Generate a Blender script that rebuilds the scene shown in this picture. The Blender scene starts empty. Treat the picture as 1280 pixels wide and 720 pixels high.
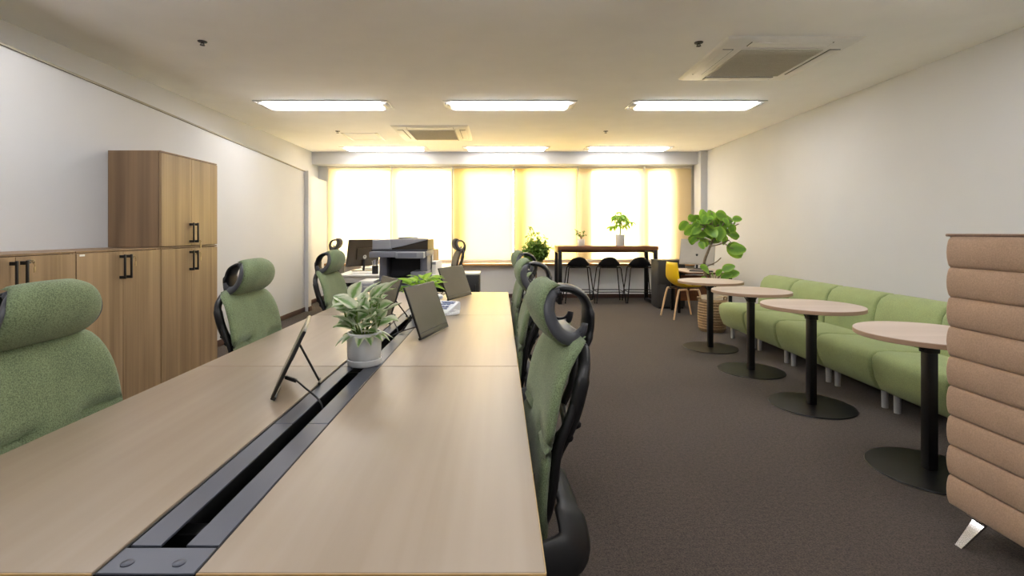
import bpy, bmesh, math, random
from mathutils import Vector, Matrix, Quaternion, noise
PI = math.pi
S = bpy.context.scene
COL = S.collection
rnd = random.Random(7)

# ------------------------------------------------------------------ materials
def lin(c):
    c = c / 255.0
    return c / 12.92 if c <= 0.04045 else ((c + 0.055) / 1.055) ** 2.4
def rgb(r, g, b):
    return (lin(r), lin(g), lin(b), 1.0)

def new_mat(name):
    m = bpy.data.materials.new(name); m.use_nodes = True
    nt = m.node_tree
    return m, nt, nt.nodes['Principled BSDF']

def mat(name, col, rough=0.5, metal=0.0, var=0.06, scale=8.0, bump=0.0, bscale=200.0, sheen=0.0, spec=0.5, stretch=(1, 1, 1), coat=0.0):
    """plain procedural material: colour broken up by noise, optional fine bump"""
    m, nt, b = new_mat(name)
    N, L = nt.nodes, nt.links
    tc = N.new('ShaderNodeTexCoord'); mp = N.new('ShaderNodeMapping'); mp.inputs['Scale'].default_value = stretch
    L.new(tc.outputs['Object'], mp.inputs[0])
    nz = N.new('ShaderNodeTexNoise'); nz.inputs['Scale'].default_value = scale; nz.inputs['Detail'].default_value = 4
    L.new(mp.outputs[0], nz.inputs['Vector'])
    cr = N.new('ShaderNodeValToRGB')
    lo = tuple(max(0, c * (1 - var)) for c in col[:3]) + (1,); hi = tuple(min(1, c * (1 + var)) for c in col[:3]) + (1,)
    cr.color_ramp.elements[0].position = 0.3; cr.color_ramp.elements[1].position = 0.7
    cr.color_ramp.elements[0].color = lo; cr.color_ramp.elements[1].color = hi
    L.new(nz.outputs['Fac'], cr.inputs[0]); L.new(cr.outputs[0], b.inputs['Base Color'])
    b.inputs['Roughness'].default_value = rough; b.inputs['Metallic'].default_value = metal
    b.inputs['Specular IOR Level'].default_value = spec
    if sheen: b.inputs['Sheen Weight'].default_value = sheen
    if coat: b.inputs['Coat Weight'].default_value = coat
    if bump:
        n2 = N.new('ShaderNodeTexNoise'); n2.inputs['Scale'].default_value = bscale; n2.inputs['Detail'].default_value = 3
        L.new(tc.outputs['Object'], n2.inputs['Vector'])
        bp = N.new('ShaderNodeBump'); bp.inputs['Strength'].default_value = bump; bp.inputs['Distance'].default_value = 0.004
        L.new(n2.outputs['Fac'], bp.inputs['Height']); L.new(bp.outputs[0], b.inputs['Normal'])
    return m

def wood(name, dark, light, axis='z', scale=1.0, rough=0.4, contrast=1.0, spec=0.5):
    """grain running along one axis of the object"""
    m, nt, b = new_mat(name)
    N, L = nt.nodes, nt.links
    tc = N.new('ShaderNodeTexCoord'); mp = N.new('ShaderNodeMapping')
    k = {'x': (0.6, 14, 14), 'y': (14, 0.6, 14), 'z': (14, 14, 0.6)}[axis]
    mp.inputs['Scale'].default_value = tuple(v * scale for v in k)
    L.new(tc.outputs['Object'], mp.inputs[0])
    n1 = N.new('ShaderNodeTexNoise'); n1.inputs['Scale'].default_value = 1.0; n1.inputs['Detail'].default_value = 6; n1.inputs['Distortion'].default_value = 0.6
    L.new(mp.outputs[0], n1.inputs['Vector'])
    mp2 = N.new('ShaderNodeMapping'); k2 = tuple(v * scale * (5 if v > 1 else 1.4) for v in k); mp2.inputs['Scale'].default_value = k2
    L.new(tc.outputs['Object'], mp2.inputs[0])
    n2 = N.new('ShaderNodeTexNoise'); n2.inputs['Scale'].default_value = 1.0; n2.inputs['Detail'].default_value = 3
    L.new(mp2.outputs[0], n2.inputs['Vector'])
    mx = N.new('ShaderNodeMath'); mx.operation = 'MULTIPLY_ADD'; mx.inputs[1].default_value = 0.3
    L.new(n2.outputs['Fac'], mx.inputs[0]); L.new(n1.outputs['Fac'], mx.inputs[2])
    cr = N.new('ShaderNodeValToRGB')
    cr.color_ramp.elements[0].position = 0.65 - 0.22 / contrast; cr.color_ramp.elements[1].position = 0.65 + 0.22 / contrast
    cr.color_ramp.elements[0].color = dark; cr.color_ramp.elements[1].color = light
    L.new(mx.outputs[0], cr.inputs[0]); L.new(cr.outputs[0], b.inputs['Base Color'])
    b.inputs['Roughness'].default_value = rough; b.inputs['Specular IOR Level'].default_value = spec
    return m

def fabric(name, col, var=0.35, weave=900.0, rough=0.95, sheen=0.15):
    """heathered woven cloth"""
    m, nt, b = new_mat(name)
    N, L = nt.nodes, nt.links
    tc = N.new('ShaderNodeTexCoord')
    n1 = N.new('ShaderNodeTexNoise'); n1.inputs['Scale'].default_value = weave * 0.35; n1.inputs['Detail'].default_value = 5
    n2 = N.new('ShaderNodeTexNoise'); n2.inputs['Scale'].default_value = 9; n2.inputs['Detail'].default_value = 2
    L.new(tc.outputs['Object'], n1.inputs['Vector']); L.new(tc.outputs['Object'], n2.inputs['Vector'])
    ad = N.new('ShaderNodeMath'); ad.operation = 'MULTIPLY_ADD'; ad.inputs[1].default_value = 0.25
    L.new(n2.outputs['Fac'], ad.inputs[0]); L.new(n1.outputs['Fac'], ad.inputs[2])
    cr = N.new('ShaderNodeValToRGB')
    cr.color_ramp.elements[0].position = 0.45; cr.color_ramp.elements[1].position = 0.8
    cr.color_ramp.elements[0].color = tuple(c * (1 - var) for c in col[:3]) + (1,)
    cr.color_ramp.elements[1].color = tuple(min(1, c * (1 + var)) for c in col[:3]) + (1,)
    L.new(ad.outputs[0], cr.inputs[0]); L.new(cr.outputs[0], b.inputs['Base Color'])
    b.inputs['Roughness'].default_value = rough; b.inputs['Sheen Weight'].default_value = sheen
    b.inputs['Specular IOR Level'].default_value = 0.2
    bp = N.new('ShaderNodeBump'); bp.inputs['Strength'].default_value = 0.35; bp.inputs['Distance'].default_value = 0.002
    L.new(n1.outputs['Fac'], bp.inputs['Height']); L.new(bp.outputs[0], b.inputs['Normal'])
    return m

def leafmat(name, mid, edge, blend=0.5, trans=0.35, rough=0.45, noisy=0.25):
    """leaf: midrib to margin colours from the leaf's own uv, lets some light through"""
    m, nt, b = new_mat(name)
    N, L = nt.nodes, nt.links
    uv = N.new('ShaderNodeUVMap'); sp = N.new('ShaderNodeSeparateXYZ'); L.new(uv.outputs[0], sp.inputs[0])
    s1 = N.new('ShaderNodeMath'); s1.operation = 'SUBTRACT'; s1.inputs[1].default_value = 0.5; L.new(sp.outputs[0], s1.inputs[0])
    s2 = N.new('ShaderNodeMath'); s2.operation = 'ABSOLUTE'; L.new(s1.outputs[0], s2.inputs[0])
    tc = N.new('ShaderNodeTexCoord'); nz = N.new('ShaderNodeTexNoise'); nz.inputs['Scale'].default_value = 40; nz.inputs['Detail'].default_value = 3
    L.new(tc.outputs['Object'], nz.inputs['Vector'])
    ma = N.new('ShaderNodeMath'); ma.operation = 'MULTIPLY_ADD'; ma.inputs[1].default_value = noisy; L.new(nz.outputs['Fac'], ma.inputs[0]); L.new(s2.outputs[0], ma.inputs[2])
    cr = N.new('ShaderNodeValToRGB'); cr.color_ramp.elements[0].position = max(0, blend - 0.12); cr.color_ramp.elements[1].position = min(1, blend + 0.12)
    cr.color_ramp.elements[0].color = mid; cr.color_ramp.elements[1].color = edge
    L.new(ma.outputs[0], cr.inputs[0]); L.new(cr.outputs[0], b.inputs['Base Color'])
    b.inputs['Roughness'].default_value = rough
    tr = N.new('ShaderNodeBsdfTranslucent'); L.new(cr.outputs[0], tr.inputs[0])
    mx = N.new('ShaderNodeMixShader'); mx.inputs[0].default_value = trans
    L.new(b.outputs[0], mx.inputs[1]); L.new(tr.outputs[0], mx.inputs[2])
    L.new(mx.outputs[0], N['Material Output'].inputs[0])
    return m

def emit(name, col, strength):
    m, nt, b = new_mat(name)
    b.inputs['Base Color'].default_value = col
    b.inputs['Emission Color'].default_value = col; b.inputs['Emission Strength'].default_value = strength
    nz = nt.nodes.new('ShaderNodeTexNoise'); nz.inputs['Scale'].default_value = 3
    mm = nt.nodes.new('ShaderNodeMapRange'); mm.inputs[3].default_value = 0.3; mm.inputs[4].default_value = 0.4
    nt.links.new(nz.outputs[0], mm.inputs[0]); nt.links.new(mm.outputs[0], b.inputs['Roughness'])
    return m

def blindmat(name, col, see=0.25):
    """translucent roller-blind screen cloth with tiny open weave"""
    m, nt, b = new_mat(name)
    N, L = nt.nodes, nt.links
    tc = N.new('ShaderNodeTexCoord'); nz = N.new('ShaderNodeTexNoise'); nz.inputs['Scale'].default_value = 6
    mp = N.new('ShaderNodeMapping'); mp.inputs['Scale'].default_value = (20, 1, 0.6); L.new(tc.outputs['Object'], mp.inputs[0]); L.new(mp.outputs[0], nz.inputs['Vector'])
    cr = N.new('ShaderNodeValToRGB'); cr.color_ramp.elements[0].color = tuple(c * 0.95 for c in col[:3]) + (1,); cr.color_ramp.elements[1].color = col
    L.new(nz.outputs['Fac'], cr.inputs[0])
    df = N.new('ShaderNodeBsdfDiffuse'); tl = N.new('ShaderNodeBsdfTranslucent'); tp = N.new('ShaderNodeBsdfTransparent')
    for n in (df, tl, tp): L.new(cr.outputs[0], n.inputs['Color'])
    m1 = N.new('ShaderNodeMixShader'); m1.inputs[0].default_value = 0.5; L.new(df.outputs[0], m1.inputs[1]); L.new(tl.outputs[0], m1.inputs[2])
    m2 = N.new('ShaderNodeMixShader'); m2.inputs[0].default_value = see; L.new(m1.outputs[0], m2.inputs[1]); L.new(tp.outputs[0], m2.inputs[2])
    L.new(m2.outputs[0], N['Material Output'].inputs[0])
    return m

def glassmat(name):
    m, nt, b = new_mat(name)
    N, L = nt.nodes, nt.links
    fr = N.new('ShaderNodeFresnel'); fr.inputs[0].default_value = 1.45
    nz = N.new('ShaderNodeTexNoise'); nz.inputs['Scale'].default_value = 2
    gl = N.new('ShaderNodeBsdfGlossy'); gl.inputs['Roughness'].default_value = 0.02
    tp = N.new('ShaderNodeBsdfTransparent')
    cr = N.new('ShaderNodeValToRGB'); cr.color_ramp.elements[0].color = (.93, .97, .95, 1); cr.color_ramp.elements[1].color = (.96, .98, .97, 1)
    L.new(nz.outputs[0], cr.inputs[0]); L.new(cr.outputs[0], tp.inputs[0])
    mx = N.new('ShaderNodeMixShader'); L.new(fr.outputs[0], mx.inputs[0]); L.new(tp.outputs[0], mx.inputs[1]); L.new(gl.outputs[0], mx.inputs[2])
    L.new(mx.outputs[0], N['Material Output'].inputs[0])
    return m

def carpetmat(name):
    m, nt, b = new_mat(name)
    N, L = nt.nodes, nt.links
    tc = N.new('ShaderNodeTexCoord')
    n1 = N.new('ShaderNodeTexNoise'); n1.inputs['Scale'].default_value = 170; n1.inputs['Detail'].default_value = 4
    n2 = N.new('ShaderNodeTexNoise'); n2.inputs['Scale'].default_value = 55; n2.inputs['Detail'].default_value = 6
    br = N.new('ShaderNodeTexBrick'); br.offset = 0.0; br.inputs['Scale'].default_value = 1.0; br.inputs['Brick Width'].default_value = 0.5; br.inputs['Row Height'].default_value = 0.5
    br.inputs['Mortar Size'].default_value = 0.002; br.inputs['Color1'].default_value = (1, 1, 1, 1); br.inputs['Color2'].default_value = (.93, .93, .93, 1); br.inputs['Mortar'].default_value = (.85, .85, .85, 1)
    for n in (n1, n2, br): L.new(tc.outputs['Object'], n.inputs['Vector'])
    ad = N.new('ShaderNodeMath'); ad.operation = 'MULTIPLY_ADD'; ad.inputs[1].default_value = 0.45; L.new(n2.outputs['Fac'], ad.inputs[0]); L.new(n1.outputs['Fac'], ad.inputs[2])
    cr = N.new('ShaderNodeValToRGB'); cr.color_ramp.elements[0].position = 0.5; cr.color_ramp.elements[1].position = 0.95
    cr.color_ramp.elements[0].color = rgb(46, 41, 39); cr.color_ramp.elements[1].color = rgb(89, 79, 73)
    L.new(ad.outputs[0], cr.inputs[0])
    mx = N.new('ShaderNodeMix'); mx.data_type = 'RGBA'; mx.blend_type = 'MULTIPLY'; mx.inputs[0].default_value = 1
    L.new(cr.outputs[0], mx.inputs[6]); L.new(br.outputs[0], mx.inputs[7]); L.new(mx.outputs[2], b.inputs['Base Color'])
    b.inputs['Roughness'].default_value = 1.0; b.inputs['Specular IOR Level'].default_value = 0.1; b.inputs['Sheen Weight'].default_value = 0.1
    bp = N.new('ShaderNodeBump'); bp.inputs['Strength'].default_value = 0.6; bp.inputs['Distance'].default_value = 0.004
    L.new(n1.outputs['Fac'], bp.inputs['Height']); L.new(bp.outputs[0], b.inputs['Normal'])
    return m

M = dict(
    wall=mat('wall_paint', rgb(200, 201, 204), 0.9, var=0.015, scale=2, bump=0.05, bscale=120, spec=0.2),
    ceil=mat('ceiling_board', rgb(248, 247, 247), 0.95, var=0.02, scale=3, bump=0.08, bscale=160, spec=0.1),
    carpet=carpetmat('carpet'),
    base=mat('baseboard_brown', rgb(74, 50, 42), 0.5, var=0.1),
    sill=wood('sill_wood', rgb(178, 128, 70), rgb(214, 168, 104), 'x'),
    alu=mat('window_aluminium', rgb(150, 146, 138), 0.4, metal=0.6),
    glass=glassmat('window_glass'),
    blind=blindmat('blind_white', (0.97, 0.86, 0.64, 1), 0.3),
    blindy=blindmat('blind_yellow', (0.97, 0.82, 0.48, 1), 0.2),
    rail=mat('blind_rail', rgb(228, 222, 208), 0.5),
    deskwood=wood('desk_oak', rgb(138, 121, 102), rgb(156, 141, 125), 'y', 0.55, 0.34, 0.8),
    deskedge=mat('desk_edge', rgb(176, 142, 90), 0.45, var=0.1, scale=30),
    chan=mat('channel_grey', rgb(80, 83, 94), 0.38, metal=0.45, var=0.05),
    black=mat('black_plastic', rgb(20, 20, 22), 0.42, var=0.1),
    blackm=mat('black_metal', rgb(17, 17, 18), 0.35, metal=0.3, var=0.1),
    tray=mat('black_tray', rgb(12, 12, 13), 0.7, var=0.2),
    cabwood=wood('cabinet_walnut_lit', rgb(118, 95, 68), rgb(172, 145, 112), 'z', 0.8, 0.42, 0.75),  # doors lighter than the carcass: light on the fronts put into the colour
    cabside=wood('cabinet_walnut_shaded', rgb(104, 82, 60), rgb(146, 119, 90), 'z', 0.8, 0.45, 0.75),
    steel=mat('steel', rgb(190, 190, 190), 0.25, metal=0.9),
    chrome=mat('chrome', rgb(210, 210, 212), 0.12, metal=1.0, var=0.02),
    brass=mat('key_brass', rgb(180, 160, 120), 0.3, metal=0.8),
    green=fabric('chair_green', rgb(116, 130, 98), 0.4),
    greensofa=fabric('sofa_green', rgb(144, 157, 108), 0.16, 600),
    darkfab=fabric('chair_charcoal', rgb(58, 52, 44), 0.3),
    grayp=mat('grey_plastic', rgb(64, 66, 72), 0.4, var=0.05),
    tabletop=wood('cafe_top', rgb(176, 158, 144), rgb(194, 178, 166), 'x', 0.5, 0.4, 0.8),
    tableedge=mat('cafe_edge', rgb(168, 140, 116), 0.5),
    booth=fabric('booth_brown', rgb(172, 144, 122), 0.12, 500),
    boothtrim=fabric('booth_trim', rgb(126, 102, 86), 0.15, 500),
    yellow=mat('yellow_shell', rgb(222, 186, 14), 0.35, var=0.03),
    beech=wood('beech', rgb(196, 160, 118), rgb(222, 190, 150), 'z', 0.8),
    barwood=wood('bar_wood', rgb(96, 58, 34), rgb(130, 82, 48), 'x', 0.7),
    dgrey=mat('dark_cabinet', rgb(58, 56, 54), 0.5, var=0.05),
    white=mat('white_laminate', rgb(228, 226, 220), 0.4, var=0.02),
    pot=mat('white_pot', rgb(214, 216, 218), 0.45, var=0.02),
    soil=mat('soil', rgb(52, 40, 30), 1.0, var=0.4, scale=60, bump=0.6),
    screen=mat('tablet_screen', rgb(92, 88, 76), 0.2, var=0.03, spec=0.7),  # base colour raised to carry the room's reflection on a dark screen
    bezel=mat('tablet_bezel', rgb(26, 25, 24), 0.35),
    mfp=mat('printer_grey', rgb(136, 138, 150), 0.45, var=0.04),
    mfpd=mat('printer_dark', rgb(58, 59, 66), 0.5, var=0.06),
    mfpl=mat('printer_light', rgb(162, 164, 172), 0.45, var=0.04),
    paper=mat('paper', rgb(236, 234, 228), 0.7, var=0.02),
    card=mat('cardboard', rgb(204, 172, 124), 0.8, var=0.06),
    mon=mat('monitor_back', rgb(58, 48, 34), 0.4, var=0.05),
    mong=mat('monitor_grey', rgb(150, 146, 138), 0.3, var=0.03, spec=0.6),
    basket=mat('basket_weave', rgb(150, 124, 92), 0.85, var=0.5, scale=60, bump=1.0, bscale=70, stretch=(1, 1, 4)),
    liner=mat('basket_liner', rgb(206, 192, 170), 0.8),
    bark=mat('bark', rgb(122, 108, 90), 0.9, var=0.3, scale=40, bump=0.5),
    twig=mat('green_stem', rgb(104, 128, 60), 0.7, var=0.2, scale=40),
    pep=leafmat('variegated_leaf', rgb(116, 154, 84), rgb(212, 218, 194), 0.40, 0.3, 0.4, 0.4),
    lime=leafmat('lime_leaf', rgb(176, 208, 76), rgb(142, 190, 48), 0.4, 0.45),
    ficus=leafmat('ficus_leaf', rgb(100, 144, 46), rgb(132, 172, 58), 0.4, 0.4),
    small=leafmat('small_leaf', rgb(84, 122, 42), rgb(112, 150, 54), 0.4, 0.35),
    pachira=leafmat('window_leaf', rgb(120, 168, 52), rgb(140, 186, 60), 0.4, 0.5),
    acw=mat('ac_white', rgb(234, 230, 222), 0.5, var=0.02),
    acg=mat('ac_grille', rgb(196, 190, 176), 0.8, var=0.1, scale=200),
    sofaleg=mat('sofa_leg', rgb(176, 177, 180), 0.35, metal=0.2),
    wall_bright=mat('window_apron_panel', rgb(244, 245, 247), 0.7, var=0.01, scale=2),  # wall paint lightened to make up for the dim light under the sill
    trimp=mat('trim_paint', rgb(150, 146, 132), 0.8),
    lamp=emit('lamp_diffuser', (1.0, 0.985, 0.98, 1), 10.5),
    lampw=mat('lamp_housing', rgb(226, 224, 220), 0.4, var=0.02),
    phone=mat('phone_white', rgb(226, 228, 232), 0.4, var=0.02),
    bluegrey=mat('phone_keys', rgb(150, 158, 190), 0.5),
)

# ------------------------------------------------------------------ geometry helpers
class MB:
    def __init__(s): s.bm = bmesh.new(); s.uv = s.bm.loops.layers.uv.verify()
    def box(s, a, b, bev=0.0, seg=2, mtx=None):
        t = bmesh.new(); bmesh.ops.create_cube(t, size=1)
        c = [(a[i] + b[i]) / 2 for i in range(3)]; d = [abs(b[i] - a[i]) for i in range(3)]
        for v in t.verts: v.co = Vector((c[0] + v.co.x * d[0], c[1] + v.co.y * d[1], c[2] + v.co.z * d[2]))
        if bev > 0: bmesh.ops.bevel(t, geom=t.edges[:], offset=min(bev, min(d) * 0.45), segments=seg, profile=0.5, affect='EDGES')
        s.merge(t, mtx); return s
    def merge(s, t, mtx=None):
        if mtx is not None: bmesh.ops.transform(t, matrix=mtx, verts=t.verts[:])
        mp = {v: s.bm.verts.new(v.co) for v in t.verts}
        for f in t.faces:
            try: s.bm.faces.new([mp[v] for v in f.verts])
            except ValueError: pass
        t.free()
    def ring_loft(s, rings, cap=True, closed=False):
        vs = [[s.bm.verts.new(p) for p in r] for r in rings]
        n = len(vs[0])
        pairs = list(zip(vs[:-1], vs[1:])) + ([(vs[-1], vs[0])] if closed else [])
        for a, b in pairs:
            for i in range(n):
                s.bm.faces.new((a[i], a[(i + 1) % n], b[(i + 1) % n], b[i]))
        if cap and not closed:
            s.bm.faces.new(vs[0][::-1]); s.bm.faces.new(vs[-1])
        return s
    def cyl(s, p0, p1, r0, r1=None, n=16):
        r1 = r0 if r1 is None else r1
        return s.tube([p0, p1], [r0, r1], n)
    def tube(s, pts, r, n=10, closed=False, flat=1.0, up=None):
        """sweep; r a number or list; flat squashes the section along the second axis"""
        pts = [Vector(p) for p in pts]; k = len(pts)
        rs = r if isinstance(r, (list, tuple)) else [r] * k
        rings = []; ref = None
        for i, p in enumerate(pts):
            if closed: d = pts[(i + 1) % k] - pts[i - 1]
            else: d = pts[min(i + 1, k - 1)] - pts[max(i - 1, 0)]
            d.normalize()
            if ref is None:
                ref = Vector(up) if up else (Vector((0, 0, 1)) if abs(d.z) < 0.9 else Vector((0, 1, 0)))
            a = (ref - d * ref.dot(d)).normalized(); b = d.cross(a)
            ref = a
            rings.append([p + a * (rs[i] * flat * math.cos(2 * PI * j / n)) + b * (rs[i] * math.sin(2 * PI * j / n)) for j in range(n)])
        return s.ring_loft(rings, True, closed)
    def lathe(s, prof, n=32, c=(0, 0, 0), cap=True):
        rings = [[(c[0] + r * math.cos(2 * PI * j / n), c[1] + r * math.sin(2 * PI * j / n), c[2] + z) for j in range(n)] for r, z in prof]
        return s.ring_loft(rings, cap)
    def prism(s, pts, z0, z1):
        return s.ring_loft([[(x, y, z0) for x, y in pts], [(x, y, z1) for x, y in pts]])
    def extrude(s, prof, y0, y1, r=0.02, n=4, swap=False):
        """profile (x, z) pulled along y with rounded ends"""
        k = len(prof); P = [Vector(p) for p in prof]
        area = sum(P[i].x * P[(i + 1) % k].y - P[(i + 1) % k].x * P[i].y for i in range(k))
        if area < 0: P.reverse()
        nr = []
        for i in range(k):
            e1 = (P[i] - P[i - 1]).normalized(); e2 = (P[(i + 1) % k] - P[i]).normalized()
            t = e1 + e2
            if t.length < 1e-6: t = e1
            t.normalize(); nr.append(Vector((-t.y, t.x)))
        rings = []
        def lay(off, y):
            q = [P[i] + nr[i] * off for i in range(k)]
            rings.append([(p.x, y, p.y) for p in q])
        for i in range(n + 1):
            a = PI / 2 * i / n; lay(r * (1 - math.sin(a)), y0 + r * (1 - math.cos(a)))
        for i in range(n + 1):
            a = PI / 2 * (1 - i / n); lay(r * (1 - math.sin(a)), y1 - r * (1 - math.cos(a)))
        return s.ring_loft(rings)
    def pillow(s, P, nu, nv, th, p=6, kb=1.0, off=0.0):
        """closed cushion around the surface P(u, v), u and v in -1..1"""
        def N(u, v):
            e = 1e-3
            a = P(min(1, u + e), v) - P(max(-1, u - e), v); b = P(u, min(1, v + e)) - P(u, max(-1, v - e))
            c = a.cross(b); return c.normalized() if c.length > 1e-12 else Vector((1, 0, 0))
        F = {}; B = {}
        for i in range(nu + 1):
            for j in range(nv + 1):
                u = math.sin((i / nu - .5) * PI * 0.999) * .35 + (2 * i / nu - 1) * .65; v = math.sin((j / nv - .5) * PI * 0.999) * .35 + (2 * j / nv - 1) * .65
                u = max(-1, min(1, u)); v = max(-1, min(1, v))
                c = P(u, v); n = N(u * .999, v * .999)
                if i in (0, nu) or j in (0, nv):
                    F[i, j] = B[i, j] = s.bm.verts.new(c + n * off)
                else:
                    t = th * math.sqrt(max(0, (1 - abs(u) ** p) * (1 - abs(v) ** p)))
                    F[i, j] = s.bm.verts.new(c + n * (off + t)); B[i, j] = s.bm.verts.new(c + n * (off - t * kb))
        for i in range(nu):
            for j in range(nv):
                for T, fl in ((F, 0), (B, 1)):
                    q = [T[i, j], T[i + 1, j], T[i + 1, j + 1], T[i, j + 1]]
                    if fl: q.reverse()
                    try: s.bm.faces.new(q)
                    except ValueError: pass
        return s
    def leaf(s, base, d, nrm, L, W, droop=0.3, shape='oval', fold=0.15, wav=0.0):
        d = Vector(d).normalized(); nrm = Vector(nrm); nrm = (nrm - d * nrm.dot(d)).normalized(); sd = d.cross(nrm)
        base = Vector(base); nt, nw = 7, 4; g = []
        for i in range(nt + 1):
            t = i / nt
            if shape == 'lance': w = math.sin(PI * min(1, t * 0.97 + 0.03) ** 0.75)
            elif shape == 'round': w = math.sqrt(max(0, 1 - (2 * (t * .96 + .02) - 1) ** 2)) * (1.08 - .25 * t)
            else: w = math.sin(PI * (t * .97 + .02) ** 0.95) ** 0.8
            w = max(w, 0.03) * W / 2
            c = base + d * (L * t) - nrm * (droop * L * t * t)
            row = []
            for j in range(nw + 1):
                q = 2 * j / nw - 1
                row.append(s.bm.verts.new(c + sd * (w * q) + nrm * (fold * w * abs(q) * 1.2 + wav * W * math.sin(6 * t + 2 * q))))
            g.append(row)
        for i in range(nt):
            for j in range(nw):
                f = s.bm.faces.new((g[i][j], g[i][j + 1], g[i + 1][j + 1], g[i + 1][j]))
                for lp, (a, b) in zip(f.loops, ((j, i), (j + 1, i), (j + 1, i + 1), (j, i + 1))): lp[s.uv].uv = (a / nw, b / nt)
        return s
    def build(s, name, m, parent=None, smooth=40, loc=None, rot=None, label=None):
        bmesh.ops.recalc_face_normals(s.bm, faces=s.bm.faces[:])
        me = bpy.data.meshes.new(name); s.bm.to_mesh(me); s.bm.free()
        me.materials.append(m)
        me.shade_smooth()
        if smooth < 180: me.set_sharp_from_angle(angle=math.radians(smooth))
        o = bpy.data.objects.new(name, me); COL.objects.link(o)
        if parent: o.parent = parent
        if loc: o.location = loc
        if rot: o.rotation_euler = rot
        if label: o['label'] = label
        return o

def tag(o, label, cat, group=None, kind=None):
    o['label'] = label; o['category'] = cat
    if group: o['group'] = group
    if kind: o['kind'] = kind
    return o
def thing(name, label, cat, loc=(0, 0, 0), rz=0.0, group=None):
    o = bpy.data.objects.new(name, None); COL.objects.link(o); o.empty_display_size = 0.1
    o.location = loc; o.rotation_euler = (0, 0, rz)
    return tag(o, label, cat, group)
def struct(o): o['kind'] = 'structure'; return o
def kids(o): return [c for c in bpy.data.objects if c.parent == o]
def dup(root, loc, rz, label, group=None):
    r = root.copy(); COL.objects.link(r); r.location = loc; r.rotation_euler = (0, 0, rz); r['label'] = label
    if group: r['group'] = group
    def down(src, dst):
        for c in kids(src):
            k = c.copy(); COL.objects.link(k); k.parent = dst; down(c, k)
    down(root, r)
    return r
def bez(pts, n=8):
    """smooth path through points"""
    P = [Vector(p) for p in pts]; out = []
    for i in range(len(P) - 1):
        p0 = P[max(i - 1, 0)]; p1 = P[i]; p2 = P[i + 1]; p3 = P[min(i + 2, len(P) - 1)]
        for k in range(n):
            t = k / n
            out.append(0.5 * ((2 * p1) + (p2 - p0) * t + (2 * p0 - 5 * p1 + 4 * p2 - p3) * t * t + (3 * p1 - p0 - 3 * p2 + p3) * t ** 3))
    out.append(P[-1]); return out
def interp(tab, x):
    """smooth curve through (x, y) pairs"""
    if x <= tab[0][0]: return tab[0][1]
    if x >= tab[-1][0]: return tab[-1][1]
    i = max(k for k in range(len(tab) - 1) if tab[k][0] <= x)
    def sl(k):
        p, q = tab[max(k - 1, 0)], tab[min(k + 1, len(tab) - 1)]
        return (q[1] - p[1]) / (q[0] - p[0])
    (x0, y0), (x1, y1) = tab[i], tab[i + 1]; h = x1 - x0; t = (x - x0) / h
    return (2 * t ** 3 - 3 * t * t + 1) * y0 + (t ** 3 - 2 * t * t + t) * h * sl(i) + (3 * t * t - 2 * t ** 3) * y1 + (t ** 3 - t * t) * h * sl(i + 1)
SKY = 18.5; EXPO = 0.82
# ------------------------------------------------------------------ room
H = 2.70; YB = 9.35; YR = -2.6; XL = -3.05; XL2 = -3.42; XR = 3.72
struct(MB().box((-3.8, YR - .2, -.1), (4.0, YB + .3, 0)).build('floor', M['carpet']))
struct(MB().box((-3.8, YR - .2, H), (4.0, YB + .3, H + .1)).build('ceiling', M['ceil']))
struct(MB().box((XR, YR - .2, 0), (XR + .15, YB + .3, H)).build('wall_right', M['wall']))
struct(MB().box((-3.8, YR - .2, 0), (4.0, YR, H)).build('wall_rear', M['wall']))
# left wall: a thick lower panel whose top edge drops gently towards the window, set-back wall above
struct(MB().box((XL2 - .15, YR, 0), (XL2, YB + .3, H)).build('wall_left_upper', M['wall']))
mb = MB(); t = bmesh.new(); bmesh.ops.create_cube(t, size=1)
for v in t.verts:
    y = YR if v.co.y < 0 else 7.74
    z = 0 if v.co.z < 0 else 2.524 - .043 * y
    v.co = Vector((XL if v.co.x > 0 else XL2, y, z))
mb.merge(t); struct(mb.build('wall_left', M['wall']))
mb = MB(); t = bmesh.new(); bmesh.ops.create_cube(t, size=1)
for v in t.verts:
    y = YR if v.co.y < 0 else 7.74
    z = 2.524 - .043 * y + (-.012 if v.co.z < 0 else .004)
    v.co = Vector((XL + .012 if v.co.x > 0 else XL2, y, z))
mb.merge(t); struct(mb.build('trim_1', M['trimp']))
struct(MB().box((XL2, 7.74, 0), (XL + .06, 7.86, 2.195)).build('wall_left_column', M['wall']))
struct(MB().box((XL2, 7.86, 0), (XL2 + .16, YB, 2.195)).build('wall_left_recess', M['wall']))
struct(MB().box((XL, YR, 0), (XL + .012, 7.74, .07), .003).build('baseboard_left', M['base']))
struct(MB().box((XL + .06, 7.73, 0), (XL + .075, 7.87, .07), .003).box((XL2 + .16, 7.87, 0), (XL2 + .172, YB, .07), .003).build('baseboard_column', M['base']))
struct(MB().box((XR - .012, YR, 0), (XR, YB, .07), .003).build('baseboard_right', M['base']))
struct(MB().box((3.60, 8.9, 0), (XR, 9.2, H)).build('wall_right_column', M['wall']))
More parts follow.
